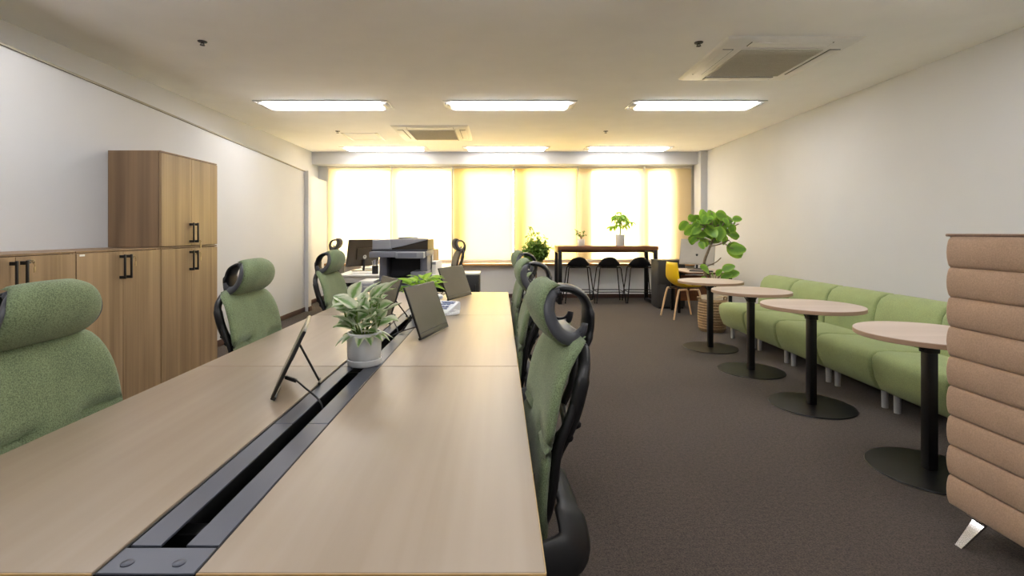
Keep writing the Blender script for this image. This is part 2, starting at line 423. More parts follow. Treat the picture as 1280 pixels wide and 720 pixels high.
# window wall
wins = [(-3.15, -2.05), (-1.95, -.89), (-.70, .30), (.46, 1.46), (1.70, 2.66), (2.78, 3.26)]
struct(MB().box((XL2, YB, 0), (XR, YB + .15, .62)).build('wall_back_lower', M['wall_bright']))  # same white wall, split off to take the brightened paint
mb = MB().box((XL2, YB, 2.43), (XR, YB + .15, H))
edges = [XL2] + [v for w in wins for v in w] + [XR]
for a, b in zip(edges[0::2], edges[1::2]): mb.box((a, YB, .62), (b, YB + .15, 2.43))
struct(mb.build('wall_back', M['wall']))
struct(MB().box((XL2, 9.02, 2.475), (3.6, YB, H)).build('wall_back_beam', M['wall']))
struct(MB().box((XL2 + .17, 9.16, .615), (XR, YB + .14, .655), .006).build('trim_2', M['sill']))
struct(MB().box((XL2 + .17, YB - .012, 0), (XR, YB, .075), .003).build('baseboard_back', M['base']))
for i, (a, b) in enumerate(wins):
    f = MB(); y0, y1 = YB + .05, YB + .10; w = .035
    f.box((a, y0, .655), (a + w, y1, 2.43), .003).box((b - w, y0, .655), (b, y1, 2.43), .003)
    f.box((a + w, y0, .655), (b - w, y1, .655 + w), .003).box((a + w, y0, 2.43 - w), (b - w, y1, 2.43), .003)
    wo = struct(f.build('window_%d' % (i + 1), M['alu']))
    MB().box((a + w, YB + .07, .655 + w), (b - w, YB + .076, 2.43 - w)).build('pane', M['glass'], wo)
bl = [(-3.22, -2.03, 'blind', 'white roller blind behind the desk with the dark brown monitor'),
      (-2.01, -.89, 'blind', 'white roller blind over the window behind the copier'),
      (-.87, .25, 'blindy', 'cream yellow roller blind in the middle, behind the lone dark headrest'),
      (.27, 1.44, 'blindy', 'cream yellow roller blind directly behind and above the bushy floor plant'),
      (1.46, 2.68, 'blind', 'white roller blind behind the broad-leaved potted plant on the bar table'),
      (2.70, 3.58, 'blind', 'white roller blind at the right end beside the wall column')]
for a, b, k, lab in bl:
    t = thing('roller_blind', lab, 'blind', ((a + b) / 2, 9.26, .66), 0, 'roller blinds on the window wall')
    w = (b - a) / 2
    g = bmesh.new(); P = MB()
    P.pillow(lambda u, v: Vector((u * (w - .012), .004 * math.sin(v * 2), .93 + v * .865)), 10, 12, .0009)
    P.build('blind_fabric', M[k], t)
    MB().cyl((-w + .006, 0, 1.785), (w - .006, 0, 1.785), .022, n=16).build('roller_tube', M['rail'], t)
    MB().box((-w + .012, -.010, .018), (w - .012, .010, .07), .006).build('bottom_rail', M['rail'], t)

# ------------------------------------------------------------------ ceiling things
def ceiling_light(x, y, lab):
    t = thing('ceiling_light', lab, 'ceiling light', (x, y, H), 0, 'recessed fluorescent ceiling lights')
    f = MB(); L, W = .75, .155
    f.box((-L, -W - .02, -.012), (L, -W, 0), .003).box((-L, W, -.012), (L, W + .02, 0), .003)
    f.box((-L, -W, -.012), (-L + .02, W, 0), .003).box((L - .02, -W, -.012), (L, W, 0), .003)
    f.build('frame', M['lampw'], t)
    MB().extrude([(-W + .01, -.004), (-W + .03, -.036), (W - .03, -.036), (W - .01, -.004)], -L + .09, L - .09, .02).build('diffuser', M['lamp'], t, rot=(0, 0, PI / 2))
    for s in (-1, 1):
        e = MB().box((s * (L - .085), -.10, -.03), (s * (L - .025), .10, -.001), .006)
        e.build('lamp_holder', M['lampw'], t)
    return t
for y, row in ((8.62, 'in the window row'), (5.67, 'in the row over the long desk')):
    for x, side in ((-2.0, 'on the cabinet side'), (.11, 'middle of three'), (2.22, 'on the green sofa side')):
        ceiling_light(x, y, 'bright recessed ceiling light %s, %s' % (row, side))
for y in (2.72, -.23):  # unseen rows added at the same spacing to light the front of the room
    for x in (-2.0, .11, 2.22):
        o = ceiling_light(x, y, 'added recessed ceiling light out of view, nearer than the row over the long desk'); o['group'] = 'added unseen ceiling lights'

def air_conditioner(x, y, w, lab):
    t = thing('air_conditioner', lab, 'air conditioner', (x, y, H), 0, 'ceiling cassette air conditioners')
    p = MB(); h = w / 2; z = -.020; i = w * .31
    t_ = bmesh.new(); bmesh.ops.create_cube(t_, size=1)
    for v in t_.verts:
        k = h if v.co.z > 0 else h - .03
        v.co = Vector((math.copysign(k, v.co.x), math.copysign(k, v.co.y), 0 if v.co.z > 0 else z))
    p.merge(t_)
    p.box((-i - .02, -i - .02, z - .008), (i + .02, i + .02, z), .004); p.build('panel', M['acw'], t)
    g = MB().box((-i, -i, z - .014), (i, i, z - .004), .004)
    for k in range(22):
        q = -i + .02 + k * (2 * i - .04) / 21
        g.box((-i + .01, q - .004, z - .019), (i - .01, q + .004, z - .013))
    g.build('intake_grille', M['acg'], t)
    for k in range(4):
        lv = MB().box((-i * .95, h - .135, z - .007), (i * .95, h - .062, z - .001), .003)
        lo = lv.build('louvre', M['acw'], t, rot=(0, 0, k * PI / 2))
        gp = MB(); a, b, c, d = -i * .95 - .006, i * .95 + .006, h - .141, h - .056
        gp.box((a, c, z - .003), (a + .006, d, z + .0)).box((b - .006, c, z - .003), (b, d, z)).box((a, c, z - .003), (b, c + .006, z))
        gp.build('outlet_gap', M['tray'], lo)
air_conditioner(2.22, 4.22, 1.04, 'large square white ceiling cassette air conditioner on the side of the green sofas')
air_conditioner(-.97, 7.32, 1.08, 'square white ceiling cassette air conditioner between the two rows of lights, above the copier')
for x, y, lab in ((-2.28, 3.80, 'small dark ceiling sprinkler head above the tall wooden cabinet'),
                  (1.53, 3.82, 'small dark ceiling sprinkler head beside the large air conditioner'),
                  (-2.35, 7.18, 'small dark ceiling sprinkler head beside the ceiling hatch'),
                  (1.53, 7.18, 'small dark ceiling sprinkler head before the window row of lights, above the bar table')):
    t = thing('ceiling_sprinkler', lab, 'sprinkler', (x, y, H), 0, 'ceiling sprinkler heads')
    MB().lathe([(.006, 0), (.034, 0), (.032, -.005), (.016, -.009)], 20).build('escutcheon', M['black'], t)
    s = MB().cyl((0, 0, -.008), (0, 0, -.016), .011).lathe([(.004, -.032), (.018, -.030), (.018, -.028), (.004, -.026)], 16)
    for a in (0, PI): s.tube([(0.01 * math.cos(a), 0, -.015), (.014 * math.cos(a), 0, -.021), (.005 * math.cos(a), 0, -.028)], .003, 6)
    s.build('nozzle', M['black'], t)
h = thing('ceiling_hatch', 'square flush ceiling access hatch with white aluminium frame', 'hatch', (-2.08, 7.58, H))
MB().box((-.25, -.25, -.004), (.25, .25, 0)).build('hatch_panel', M['ceil'], h)
f = MB()
for s in (-1, 1): f.box((s * .25 - .02, -.262, -.012), (s * .25 + .02, .262, 0), .002)
f.build('side_frame', M['white'], h)
f = MB()
for s in (-1, 1): f.box((-.238, s * .25 - .004, -.006), (.238, s * .25 + .004, 0), .001)
f.build('end_frame', M['ceil'], h)

# ------------------------------------------------------------------ long bench desk
TZ = .72
desk = thing('bench_desk', 'long light oak meeting desk with a black cable channel down its middle', 'desk', (-.545, .757, 0))
secs = [(0, 1.162), (1.165, 2.347), (2.35, 3.54)]
xl0, xl1, xr0, xr1 = -.62, -.078, .082, .615
for a, b in secs:
    for x0, x1 in ((xl0, xl1), (xr0, xr1)):
        tp = MB().box((x0, a, TZ - .028), (x1, b, TZ), .0015, 1).build('desktop', M['deskwood'], desk)
        e = MB()
        if a == 0: e.box((x0, -.0022, TZ - .027), (x1, .0002, TZ - .001))
        s = -1 if x0 < 0 else 1; xo = x0 if s < 0 else x1
        e.box((xo - .0012, a, TZ - .027), (xo + .0012, b, TZ - .001))
        e.build('edge_band', M['deskedge'], tp)
ch = MB().box((xl1 + .002, 0, TZ - .12), (xr0 - .002, 3.54, TZ - .11)).box((xl1 + .002, .0, TZ - .12), (xl1 + .005, 3.54, TZ - .003)).box((xr0 - .005, 0, TZ - .12), (xr0 - .002, 3.54, TZ - .003))
ch.box((xl1 + .002, 0, TZ - .12), (xr0 - .002, .004, TZ - .004)); ch.build('cable_tray', M['tray'], desk)
cm = .002
for a, b in ((.068, .592), (.594, 1.162), (1.166, 1.76), (1.764, 2.347), (2.351, 2.94), (2.944, 3.478)):
    MB().box((xl1 + .009, a, TZ - .006), (cm - .021, b, TZ - .001), .001, 1).build('channel_cover', M['chan'], desk)
    MB().box((cm + .021, a, TZ - .006), (xr0 - .0045, b, TZ - .001), .001, 1).build('channel_cover', M['chan'], desk)
for a, b in ((.0, .062), (3.482, 3.54)):
    c = MB().box((xl1 + .006, a, TZ - .007), (xr0 - .0045, b, TZ - .001), .001, 1).build('end_plate', M['chan'], desk)
    for x in (-.041, .040):
        MB().lathe([(.0095, 0), (.0095, .0012), (.007, .0022), (.0005, .0026)], 20, (x, (a + b) / 2 - .008, TZ - .0012)).build('bolt', M['chan'], c)
for y in (.45, 1.3, 1.62, 2.2, 2.7, 3.1):
    o = MB().box((cm - .014, y, TZ - .11), (cm + .014, y + .12, TZ - .085), .003)
    o.box((cm - .01, y + .02, TZ - .085), (cm + .01, y + .05, TZ - .082)); o.build('power_socket', M['black'], desk)
for y in (.16, 1.165, 2.35, 3.38):
    lg = MB()
    for s in (-1, 1):
        lg.box((s * .56 - .025, y - .02, 0), (s * .56 + .025, y + .02, TZ - .06), .004)
    lg.box((-.585, y - .02, TZ - .068), (.585, y + .02, TZ - .028), .004); lg.build('leg_frame', M['blackm'], desk)

# ------------------------------------------------------------------ ergonomic chair (faces +x)
BP = [(.44, -.166), (.55, -.158), (.69, -.168), (.80, -.185), (.90, -.208), (.94, -.228), (.966, -.252)]
BW = [(.44, .185), (.58, .222), (.74, .236), (.86, .228), (.92, .212), (.95, .188), (.966, .145)]
def back_pt(u, v):
    z = .4425 + (v + 1) / 2 * (.966 - .4425); w = interp(BW, z)
    z2 = z - .012 * abs(u) ** 3 * (1 if v > 0 else 0)
    return Vector((interp(BP, z) + .014 * (u * w / .236) ** 2 - .024 * u * u * max(0, (v - .45) / .55) ** 1.5, u * w, z2))
def oval(ph, k=1.0):
    a, q = .074 * k * math.cos(ph), .053 * k * math.sin(ph)
    return -.208 + .50 * a + .866 * q, 1.024 + .866 * a - .50 * q
def head_w(ph): return .108 + .048 * max(0, math.sin(ph)) ** .7
def head_pt(u, v, k=1.0):
    ph = -.45 + (v + 1) / 2 * 3.85; x, z = oval(ph, k)
    return Vector((x - .018 * u * u, u * head_w(ph), z - .006 * u * u))
HS = -1
def make_chair(lab, fab, group):
    c = thing('office_chair', lab, 'chair', (0, 0, 0), 0, group)
    MB().pillow(back_pt, 20, 22, .017, 8).build('backrest', fab, c, 180)
    # black frame hugging the back from behind
    f = MB()
    for s in (-1, 1):
        f.tube(bez([(-.264, s * .140, .936), (-.257, s * .184, .905), (-.247, s * .206, .87), (-.231, s * .203, .80), (-.216, s * .186, .745), (-.194, s * .156, .68), (-.168, s * .120, .61), (-.130, s * .075, .52), (-.070, s * .045, .425)], 5),
               [.016] * 10 + [.019] * 16 + [.021] * 15, 10, flat=.8)
        f.tube(bez([(-.238, s * .200, .84), (-.212, s * .212, .77), (-.186, s * .212, .70), (-.176, s * .20, .60), (-.158, s * .17, .50), (-.120, s * .10, .44)], 4), .011, 8)
        f.tube(bez([(-.238, s * .19, .755), (-.215, s * .10, .70), (-.180, s * .04, .62), (-.150, 0, .54)], 4), .011, 8)
        f.tube(bez([(-.184, s * .135, .635), (-.180, s * .18, .655), (-.184, s * .205, .70)], 4), .010, 8)
    f.tube(bez([(-.264, -.145, .934), (-.278, -.06, .92), (-.280, 0, .915), (-.278, .06, .92), (-.264, .145, .934)], 5), .015, 8)
    f.tube(bez([(-.216, -.19, .72), (-.232, 0, .735), (-.216, .19, .72)], 5), .012, 8)
    f.tube([(-.280, 0, .915), (-.262, 0, .80), (-.232, 0, .735)], .012, 8)
    f.build('back_frame', M['black'], c, 180)
    h = MB().pillow(head_pt, 16, 24, .011, 8, off=HS * .008).build('headrest', fab, c, 180)
    hs = MB().pillow(lambda u, v: Vector((0, 0, 0)) + head_pt(u * 1.02, v, .86), 14, 24, .006, 10)
    for s in (-1, 1):
        rim = []; rr = []
        for i in range(31):
            t_ = i / 30; ph = -.35 + 4.25 * t_; x, z = oval(ph, .88); w_ = head_w(ph) if ph < PI else .108
            rim.append((x - .018, s * (w_ - .007), z - .006)); rr.append(.009 + .013 * math.sin(PI * min(1, t_ * 1.02)) ** .8)
        hs.tube(rim, rr, 10, flat=.42, up=(0, 1, 0))
    hs.build('headrest_shell', M['grayp'], h, 180)
    st = MB()
    st.tube(bez([(-.165, 0, 1.040), (-.200, 0, 1.074), (-.248, 0, 1.078), (-.290, 0, 1.056), (-.308, 0, 1.01), (-.304, 0, .955), (-.284, 0, .91)], 5), [.040] * 8 + [.052] * 12 + [.062] * 6 + [.070] * 5, 12, flat=.24, up=(1, 0, 0))
    st.cyl((-.172, -.04, 1.03), (-.172, .04, 1.03), .012)
    st.build('headrest_arm', M['black'], c, 180)
    # seat
    sp = lambda u, v: Vector((.07 + v * .235 - .02 * (abs(u) ** 3) * (v > 0), u * (.245 - .02 * v * v - .025 * (v < 0) * v * v), .432 - .03 * max(0, v) ** 3 + .012 * abs(u) ** 2))
    MB().pillow(sp, 16, 16, .032, 8).build('seat', fab, c, 180)
    MB().pillow(lambda u, v: sp(u, v) * 1.0 + Vector((0, 0, -.028)), 14, 14, .022, 8).build('seat_shell', M['black'], c, 180)
    for s in (-1, 1):
        a = MB().pillow(lambda u, v: Vector((.085 + v * .125, s * .298 + u * .042, .600 - .012 * (v < 0) * v * v)), 8, 14, .013, 6)
        a.tube(bez([(.10, s * .298, .592), (.06, s * .305, .53), (-.03, s * .310, .475), (-.14, s * .305, .478), (-.212, s * .275, .500), (-.212, s * .20, .555), (-.196, s * .12, .60), (-.186, s * .05, .63)], 6),
               [.022] * 10 + [.030] * 4 + [.042] * 4 + [.054] * 12 + [.038] * 8 + [.018] * 5, 12, flat=.26, up=(0, s, .25))
        a.tube(bez([(-.02, s * .306, .487), (-.02, s * .25, .43), (.02, s * .10, .395)], 6), .016, 10, flat=.7)
        a.build('armrest', M['black'], c, 180)
    mch = MB().box((-.10, -.085, .345), (.13, .085, .412), .02, 3); mch.cyl((.05, -.16, .385), (.05, -.08, .385), .008)
    mch.build('tilt_mechanism', M['black'], c)
    MB().cyl((0, 0, .09), (0, 0, .22), .028, .026).cyl((0, 0, .22), (0, 0, .35), .016).build('gas_column', M['black'], c)
    for k in range(5):
        a = 2 * PI * k / 5 + .31; ca, sa = math.cos(a), math.sin(a)
        l = MB().tube([(ca * .02, sa * .02, .105), (ca * .12, sa * .12, .105), (ca * .30, sa * .30, .075)], [.030, .026, .016], 10, flat=.8)
        l = l.build('base_leg', M['black'], c)
        w = MB(); tx, ty = -sa, ca
        for s in (-1, 1):
            w.cyl((ca * .31 + tx * s * .008, sa * .31 + ty * s * .008, .027), (ca * .31 + tx * s * .024, sa * .31 + ty * s * .024, .027), .027, n=18)
        w.cyl((ca * .30, sa * .30, .03), (ca * .30, sa * .30, .07), .008)
        w.build('caster', M['black'], l)
    return c
G1 = 'green office chairs around the long desk'
ch1 = make_chair('green office chair on the cabinet side of the long desk, nearest to the camera', M['green'], G1)
ch1.location = (-1.05, 1.36, 0); ch1.rotation_euler = (0, 0, .02)
dup(ch1, (-1.05, 2.49, 0), -.03, 'green office chair beside the tall cabinet, at the middle of the long desk')
dup(ch1, (-1.05, 3.70, 0), -.02, 'green office chair on the cabinet side, at the far end of the long desk')
dup(ch1, (-.052, 1.43, 0), PI + .05, 'green office chair on the aisle side of the desk, the largest of the three there')
dup(ch1, (-.058, 2.53, 0), PI - .02, 'green office chair on the aisle side of the desk, the middle one of three')
dup(ch1, (-.05, 3.62, 0), PI + .04, 'green office chair on the aisle side of the desk, the one farthest toward the windows')
ch2 = make_chair('black office chair with headrest at the back desks, behind the far green chair', M['darkfab'], 'black office chairs at the back desks')
ch2.location = (-2.34, 7.80, .0); ch2.rotation_euler = (0, 0, .12); ch2.scale = (1.035, 1.035, 1.035)
c = dup(ch2, (-.82, 7.10, 0), PI + .25, 'black office chair seen edge-on, headrest against the middle window')

# ------------------------------------------------------------------ wooden cabinets along the wall
CX = -2.632
def handle(door, y, zc, s=.072):
    h = MB()
    h.box((CX + .030, y - .006, zc - s - .012), (CX + .042, y + .006, zc + s + .012), .002)
    for q in (-s, s): h.box((CX + .0, y - .006, zc + q - .012), (CX + .036, y + .006, zc + q + .012 - .004), .002)
    return h.build('handle', M['black'], door)
def cabinet(name, y0, y1, z0, z1, lab, hz, keyz, sticker=False):
    t = thing(name, lab, 'cabinet', (0, 0, 0), 0, 'wooden cabinets along the wall')
    b = MB(); x0 = XL + .005; th = .018
    b.box((x0, y0, z0), (CX - .022, y0 + th, z1), .001, 1).box((x0, y1 - th, z0), (CX - .022, y1, z1), .001, 1)
    b.box((x0, y0 + th, z0 + .0), (CX - .022, y1 - th, z0 + .04), .001, 1).box((x0, y0, z1 - .0), (CX - .004, y1, z1 + .012), .001, 1).box((x0, y0 + th, z0), (x0 + .008, y1 - th, z1))
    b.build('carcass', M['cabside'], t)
    m = (y0 + y1) / 2; g = .003
    for k, (a, c) in enumerate(((y0 + .004, m - .0015), (m + .0015, y1 - .002))):
        d = MB().box((CX - .02, a, z0 + (.05 if z0 < .1 else .006)), (CX, c, z1 - .004), .001, 1).build('door', M['cabwood'], t)
        handle(d, m + (-.030 if k == 0 else .030), hz)
        if k == 1:
            lk = MB().cyl((CX, m + .072, keyz), (CX + .009, m + .072, keyz), .011).build('lock', M['steel'], d)
            ky = MB().box((CX + .009, m + .071, keyz - .004), (CX + .028, m + .073, keyz + .004), .001)
            ky.tube([(CX + .028 + .009 * math.cos(a), m + .072, keyz + .009 * math.sin(a)) for a in [2 * PI * i / 12 for i in range(12)]], .0025, 6, True)
            ky.box((CX + .024, m + .078, keyz - .062), (CX + .027, m + .090, keyz - .03), .001).tube([(CX + .027, m + .080, keyz - .008), (CX + .026, m + .084, keyz - .03)], .0018, 6)
            ky.build('key', M['brass'], lk)
    if sticker: MB().box((CX, y0 + .022, z1 - .022), (CX + .0012, y0 + .062, z1 - .010)).build('sticker', M['paper'], t)
    return t
cabinet('low_cabinet', 2.312, 3.078, 0, 1.108, 'low walnut two-door cabinet behind the large green chair, cut by the frame edge', 1.0, 1.075)
cabinet('low_cabinet', 3.082, 3.848, 0, 1.108, 'low walnut two-door cabinet with a tiny white sticker, between its two neighbours', 1.0, 1.06, True)
cabinet('low_cabinet', 3.852, 4.62, 0, 1.108, 'low walnut two-door cabinet carrying the upper cabinet on top', 1.0, 1.055)
cabinet('upper_cabinet', 3.852, 4.62, 1.122, 1.862, 'walnut two-door cabinet box stacked on top of the low cabinet row', 1.235, 1.16)

# ------------------------------------------------------------------ desk things
def tablet(near, far, hgt, tilt, side, lab, cable=None, stand=.13):
    """portable screen: near/far bottom corners on the desk, leaning back towards side (+1: away from its front)"""
    n, f = Vector(near + (TZ,)), Vector(far + (TZ,)); d = f - n; w = d.length; d.normalize()
    back = Vector((d.y, -d.x, 0)) * side                    # direction the top leans to
    c = (n + f) / 2 + Vector((0, 0, .008))
    t = thing('portable_monitor', lab, 'monitor', c, 0, 'portable monitors on the long desk')
    up = Vector((0, 0, 1)) * math.cos(tilt) + back * math.sin(tilt); nr = d.cross(up)
    if nr.dot(back) > 0: nr = -nr                            # front normal
    R = Matrix((d, nr, up)).transposed().to_4x4()
    th = .010
    if R.to_3x3().determinant() < 0: R = Matrix((-d, nr, up)).transposed().to_4x4()
    bz = MB().box((-w / 2, -th, .002), (w / 2, 0, hgt), .003, mtx=R)
    bz.box((-w / 2, -th - .006, .0), (w / 2, 0, .012), .003, mtx=R)
    bz.build('housing', M['bezel'], t)
    MB().box((-w / 2 + .004, -.0005, .030), (w / 2 - .004, .0012, hgt - .005), .0005, 1, mtx=R).build('screen', M['screen'], t)
    MB().box((-w / 2 + .004, -.0005, .008), (w / 2 - .004, .001, .028), .0005, 1, mtx=R).build('chin', M['screen'], t)
    MB().box((-.05, -th - .004, hgt * .45), (.05, -th, hgt * .72), .002, mtx=R).build('back_plate', M['bezel'], t)
    top = up * (hgt * .66) + -nr * (th + .003); foot = back * (hgt * .66 * math.sin(tilt) + stand)
    s = MB().tube([top, foot + Vector((0, 0, -.001))], .004, 8).tube([foot + Vector((0, 0, -.001)) - d * .03, foot + Vector((0, 0, -.001)) + d * .03], .005, 8)
    s.build('kickstand', M['bezel'], t)
    if cable:
        st = up * (hgt * .2) - nr * (th + .004) - d * cable[2]
        e = Vector((cable[0], cable[1], TZ - .06)) - c; o = Vector((cable[0], cable[1], TZ + .002)) - c
        k = MB().tube(bez([st, st - nr * .03 + Vector((0, 0, .004)), st.lerp(o, .55) + Vector((0, 0, .012)), o, e], 6), .003, 8)
        k.box((-.006, -.006, -.01), (.006, .006, .028), .002, mtx=Matrix.Translation(st - nr * .012) @ (-nr).to_track_quat('Z', 'Y').to_matrix().to_4x4())
        k.build('cable', M['black'], t)
    return t
tablet((-.703, 1.514), (-.80, 1.81), .226, math.radians(25), 1, 'thin portable screen seen edge-on with thin rod stand, in front of the white plant pot', (-.541, 1.50, .04), .075)
tablet((-.372, 2.353), (-.277, 2.687), .262, math.radians(20), -1, 'dark portable screen in front of the lime-green plant, front to the camera', (-.541, 2.42, .03))
tablet((-.383, 3.706), (-.23, 4.08), .255, math.radians(20), -1, 'dark portable screen at the far end of the desk, beyond the white phone', (-.541, 3.80, .03))
tablet((-.625, 2.76), (-.80, 3.05), .255, math.radians(18), 1, 'portable screen half hidden behind the variegated plant', (-.541, 2.62, .10))

def pot_body(t, r0, r1, h, saucer=False):
    p = MB(); z0 = .014 if saucer else 0; g = .012 if saucer else 0
    p.lathe([(r0 * .2, z0), (r0 - .006, z0), (r0 - .005, z0 + g), (r0, z0 + g + .006), (r1, h - .004), (r1 - .002, h), (r1 - .007, h), (r1 - .008, h - .02), (r1 * .2, h - .022)], 36)
    p.build('pot', M['pot'], t)
    if saucer:
        MB().lathe([(r0 * .2, 0), (r0 - .002, 0), (r0 + .001, .004), (r0 + .001, .023), (r0 - .001, .025), (r0 - .003, .012), (r0 * .2, .010)], 36).build('saucer', M['pot'], t)
    MB().lathe([(.001, h - .014), (r1 * .5, h - .013), (r1 - .008, h - .018)], 24, cap=False).build('soil', M['soil'], t)
r = random.Random(3)
t = thing('potted_plant', 'variegated grey-green plant in a white round pot on the cable channel', 'plant', (-.535, 1.955, TZ))
pot_body(t, .0645, .0665, .128, True)
lv, sm = MB(), MB()
spots = [(-.6, .0, .20, .36), (.75, .05, .22, .18), (.35, -.2, .18, .26), (-.25, -.4, .14, .32), (-.9, -.1, .12, .6), (-.8, .3, .17, .55), (.85, -.3, .10, .55), (.15, .5, .19, .15), (-.15, .2, .21, .1), (.5, .4, .16, .4), (-.5, -.5, .07, .8), (.3, -.6, .07, .8)]
for a, b, hh, sp in spots:
    top = Vector((a * .082, b * .078, .125 + hh * .64)); root = Vector((a * .03, b * .03, .112))
    sm.tube(bez([root, root.lerp(top, .5) + Vector((a * .012, b * .012, 0)), top], 4), .0035, 7)
    k = 4
    for i in range(k):
        q = .45 + .55 * i / (k - 1); p = root.lerp(top, q); an = r.uniform(0, 2 * PI)
        dd = Vector((a * .6 + math.cos(an) * .8, b * .6 + math.sin(an) * .8, r.uniform(.25, 1.0) + (.5 if i == k - 1 else 0)))
        lv.leaf(p, dd, Vector((-dd.x * .4, -dd.y * .4, 1)) + Vector((r.uniform(-.4, .4), r.uniform(-.9, .1), 0)), r.uniform(.068, .094) * (1.15 if i == k - 1 else 1), r.uniform(.048, .064), r.uniform(.1, .4), 'oval', .25, .03)
for i in range(12):
    an = 2 * PI * i / 12 + r.uniform(-.2, .2); p = Vector((math.cos(an) * .04, math.sin(an) * .04, .118)); dd = Vector((math.cos(an), math.sin(an), r.uniform(.0, .5)))
    lv.leaf(p, dd, (0, 0, 1), r.uniform(.05, .07), r.uniform(.036, .046), .7, 'oval', .25, .03)
sm.build('stem', M['twig'], t, 180); lv.build('foliage', M['pep'], t, 180)

t = thing('potted_plant', 'lime-green leafy plant in a white pot behind the dark portable screen', 'plant', (-.482, 3.02, TZ + .001))
pot_body(t, .058, .062, .105)
lv = MB(); sm = MB()
for i in range(44):
    an = r.uniform(0, 2 * PI); el = r.uniform(.25, 1.2); root = Vector((math.cos(an) * .02, math.sin(an) * .02, .10))
    hh = r.uniform(.05, .13); p = Vector((math.cos(an) * r.uniform(.02, .06), math.sin(an) * r.uniform(.02, .06), .115 + hh))
    sm.tube([root, p], .002, 6)
    lv.leaf(p, (math.cos(an), math.sin(an), el * .8), (0, -.2, 1), r.uniform(.085, .12), r.uniform(.036, .048), r.uniform(.3, .6), 'lance', .2, .02)
sm.build('stem', M['twig'], t, 180); lv.build('foliage', M['lime'], t, 180)

t = thing('desk_phone', 'white desk phone with coiled cord beside the far portable screen', 'phone', (-.375, 3.22, TZ + .001), -.35)
MB().extrude([(-.10, .0), (-.10, .055), (-.085, .062), (.085, .022), (.095, .015), (.095, 0)], -.085, .085, .006).build('phone_body', M['phone'], t, rot=(0, 0, -PI / 2))
k = MB()
for i in range(3):
    for j in range(4): k.box((-.01 + i * .025, -.06 + j * .022, .028 + j * .0105 ), (.01 + i * .025, -.046 + j * .022, .036 + j * .0105), .002)
k.box((-.015, .035, .045), (.065, .075, .063), .003); k.build('keypad', M['bluegrey'], t)
hs = MB().tube(bez([(-.055, -.085, .05), (-.055, -.06, .065), (-.055, 0, .082), (-.055, .06, .092), (-.055, .085, .085)], 5), [.022] * 5 + [.016] * 11 + [.022] * 5, 12, flat=.7)
hs.build('handset', M['phone'], t, 180)
cp = []
path = bez([(-.055, -.10, .03), (-.02, -.145, .012), (.06, -.16, .012), (.13, -.13, .012), (.14, -.06, .012), (.098, -.02, .014)], 24)
for i, p in enumerate(path):
    a = i * 1.25; cp.append(p + Vector((math.cos(a) * .008, math.cos(a) * .004, math.sin(a) * .006 + .003)))
MB().tube(cp, .0062, 7).build('coiled_cord', M['phone'], t, 180)
# ------------------------------------------------------------------ back desks, copier
t = thing('office_desk', 'white double desk behind the copier carrying the dark monitor', 'desk', (-1.42, 7.0, 0))
MB().box((-.58, -1.0, .695), (-.005, 1.0, .72), .003).build('desktop', M['white'], t)
MB().box((.005, -1.0, .695), (.66, 1.0, .72), .003).build('desktop', M['white'], t)
f = MB()
for y in (-.94, .94):
    for x in (-.54, .60): f.box((x - .02, y - .02, 0), (x + .02, y + .02, .695), .003)
f.box((-.56, -.97, .62), (.62, -.93, .695), .003).box((-.56, .93, .62), (.62, .97, .695), .003)
f.build('leg_frame', M['white'], t)
MB().box((-.40, -.5, .46), (-.05, .9, .475), .002).build('under_shelf', M['dgrey'], t)
t = thing('paper_bag', 'crumpled grey-white bag under the near end of the white desk', 'bag', (-1.76, 6.20, 0))
MB().pillow(lambda u, v: Vector((u * .17, .03 * math.sin(3 * u + v), .29 + v * .27)), 12, 12, .10, 5).build('bag_body', M['mfpl'], t, 180)
MB().tube(bez([(-.07, 0, .54), (-.05, 0, .60), (.05, 0, .60), (.07, 0, .54)], 5), .006, 6).build('bag_handle', M['mfpl'], t, 180)
t = thing('drawer_unit', 'small pale plastic drawer tower between the white desk and the copier', 'drawers', (-1.50, 5.72, 0))
MB().box((-.085, -.16, 0), (.085, .16, .69), .006).build('body', M['white'], t)
for k in range(5):
    d = MB().box((-.078, -.168, .03 + k * .13), (.078, -.15, .145 + k * .13), .005).build('drawer', M['mfpl'], t)
    MB().box((-.03, -.176, .10 + k * .13), (.03, -.168, .112 + k * .13), .003).build('drawer_pull', M['white'], d)
def monitor(loc, rz, w, h, tilt, m, mfront, lab, mark=False, lift=.07):
    t = thing('desktop_monitor', lab, 'monitor', loc, rz)
    R = Matrix.Translation((0, 0, lift)) @ Matrix.Rotation(tilt, 4, 'X')
    MB().box((-w / 2, -.012, 0), (w / 2, .012, h), .006, mtx=R).box((-w / 4, .012, h * .25), (w / 4, .034, h * .7), .01, mtx=R).build('housing', m, t)
    MB().box((-w / 2 + .012, -.0135, .022), (w / 2 - .012, -.0115, h - .012), .0005, 1, mtx=R).build('screen', mfront, t)
    s = MB().tube([(0, .03, .012), (0, .045, lift + .01), (0, .03 , lift + h * .4)], .017, 10, flat=.6).box((-.12, -.07, 0), (.12, .10, .012), .004)
    s.build('stand', M['black'], t)
    if mark:
        e = MB().tube([(.022 * math.cos(a), .0355, h * .36 + .022 * math.sin(a)) for a in [2 * PI * i / 20 for i in range(20)]], .004, 6, True)
        e.box((-.010, .034, h * .36 - .012), (-.004, .037, h * .36 + .014)).box((.002, .034, h * .36 - .014), (.008, .037, h * .36 + .004))
        bmesh.ops.transform(e.bm, matrix=R, verts=e.bm.verts[:]); e.build('emblem', M['white'], t)
monitor((-1.84, 6.62, .72), PI / 2 + 2.45 + .0, .50, .36, -.20, M['mon'], M['bezel'], 'dark brown monitor seen from behind on the white desk beside the copier', True)
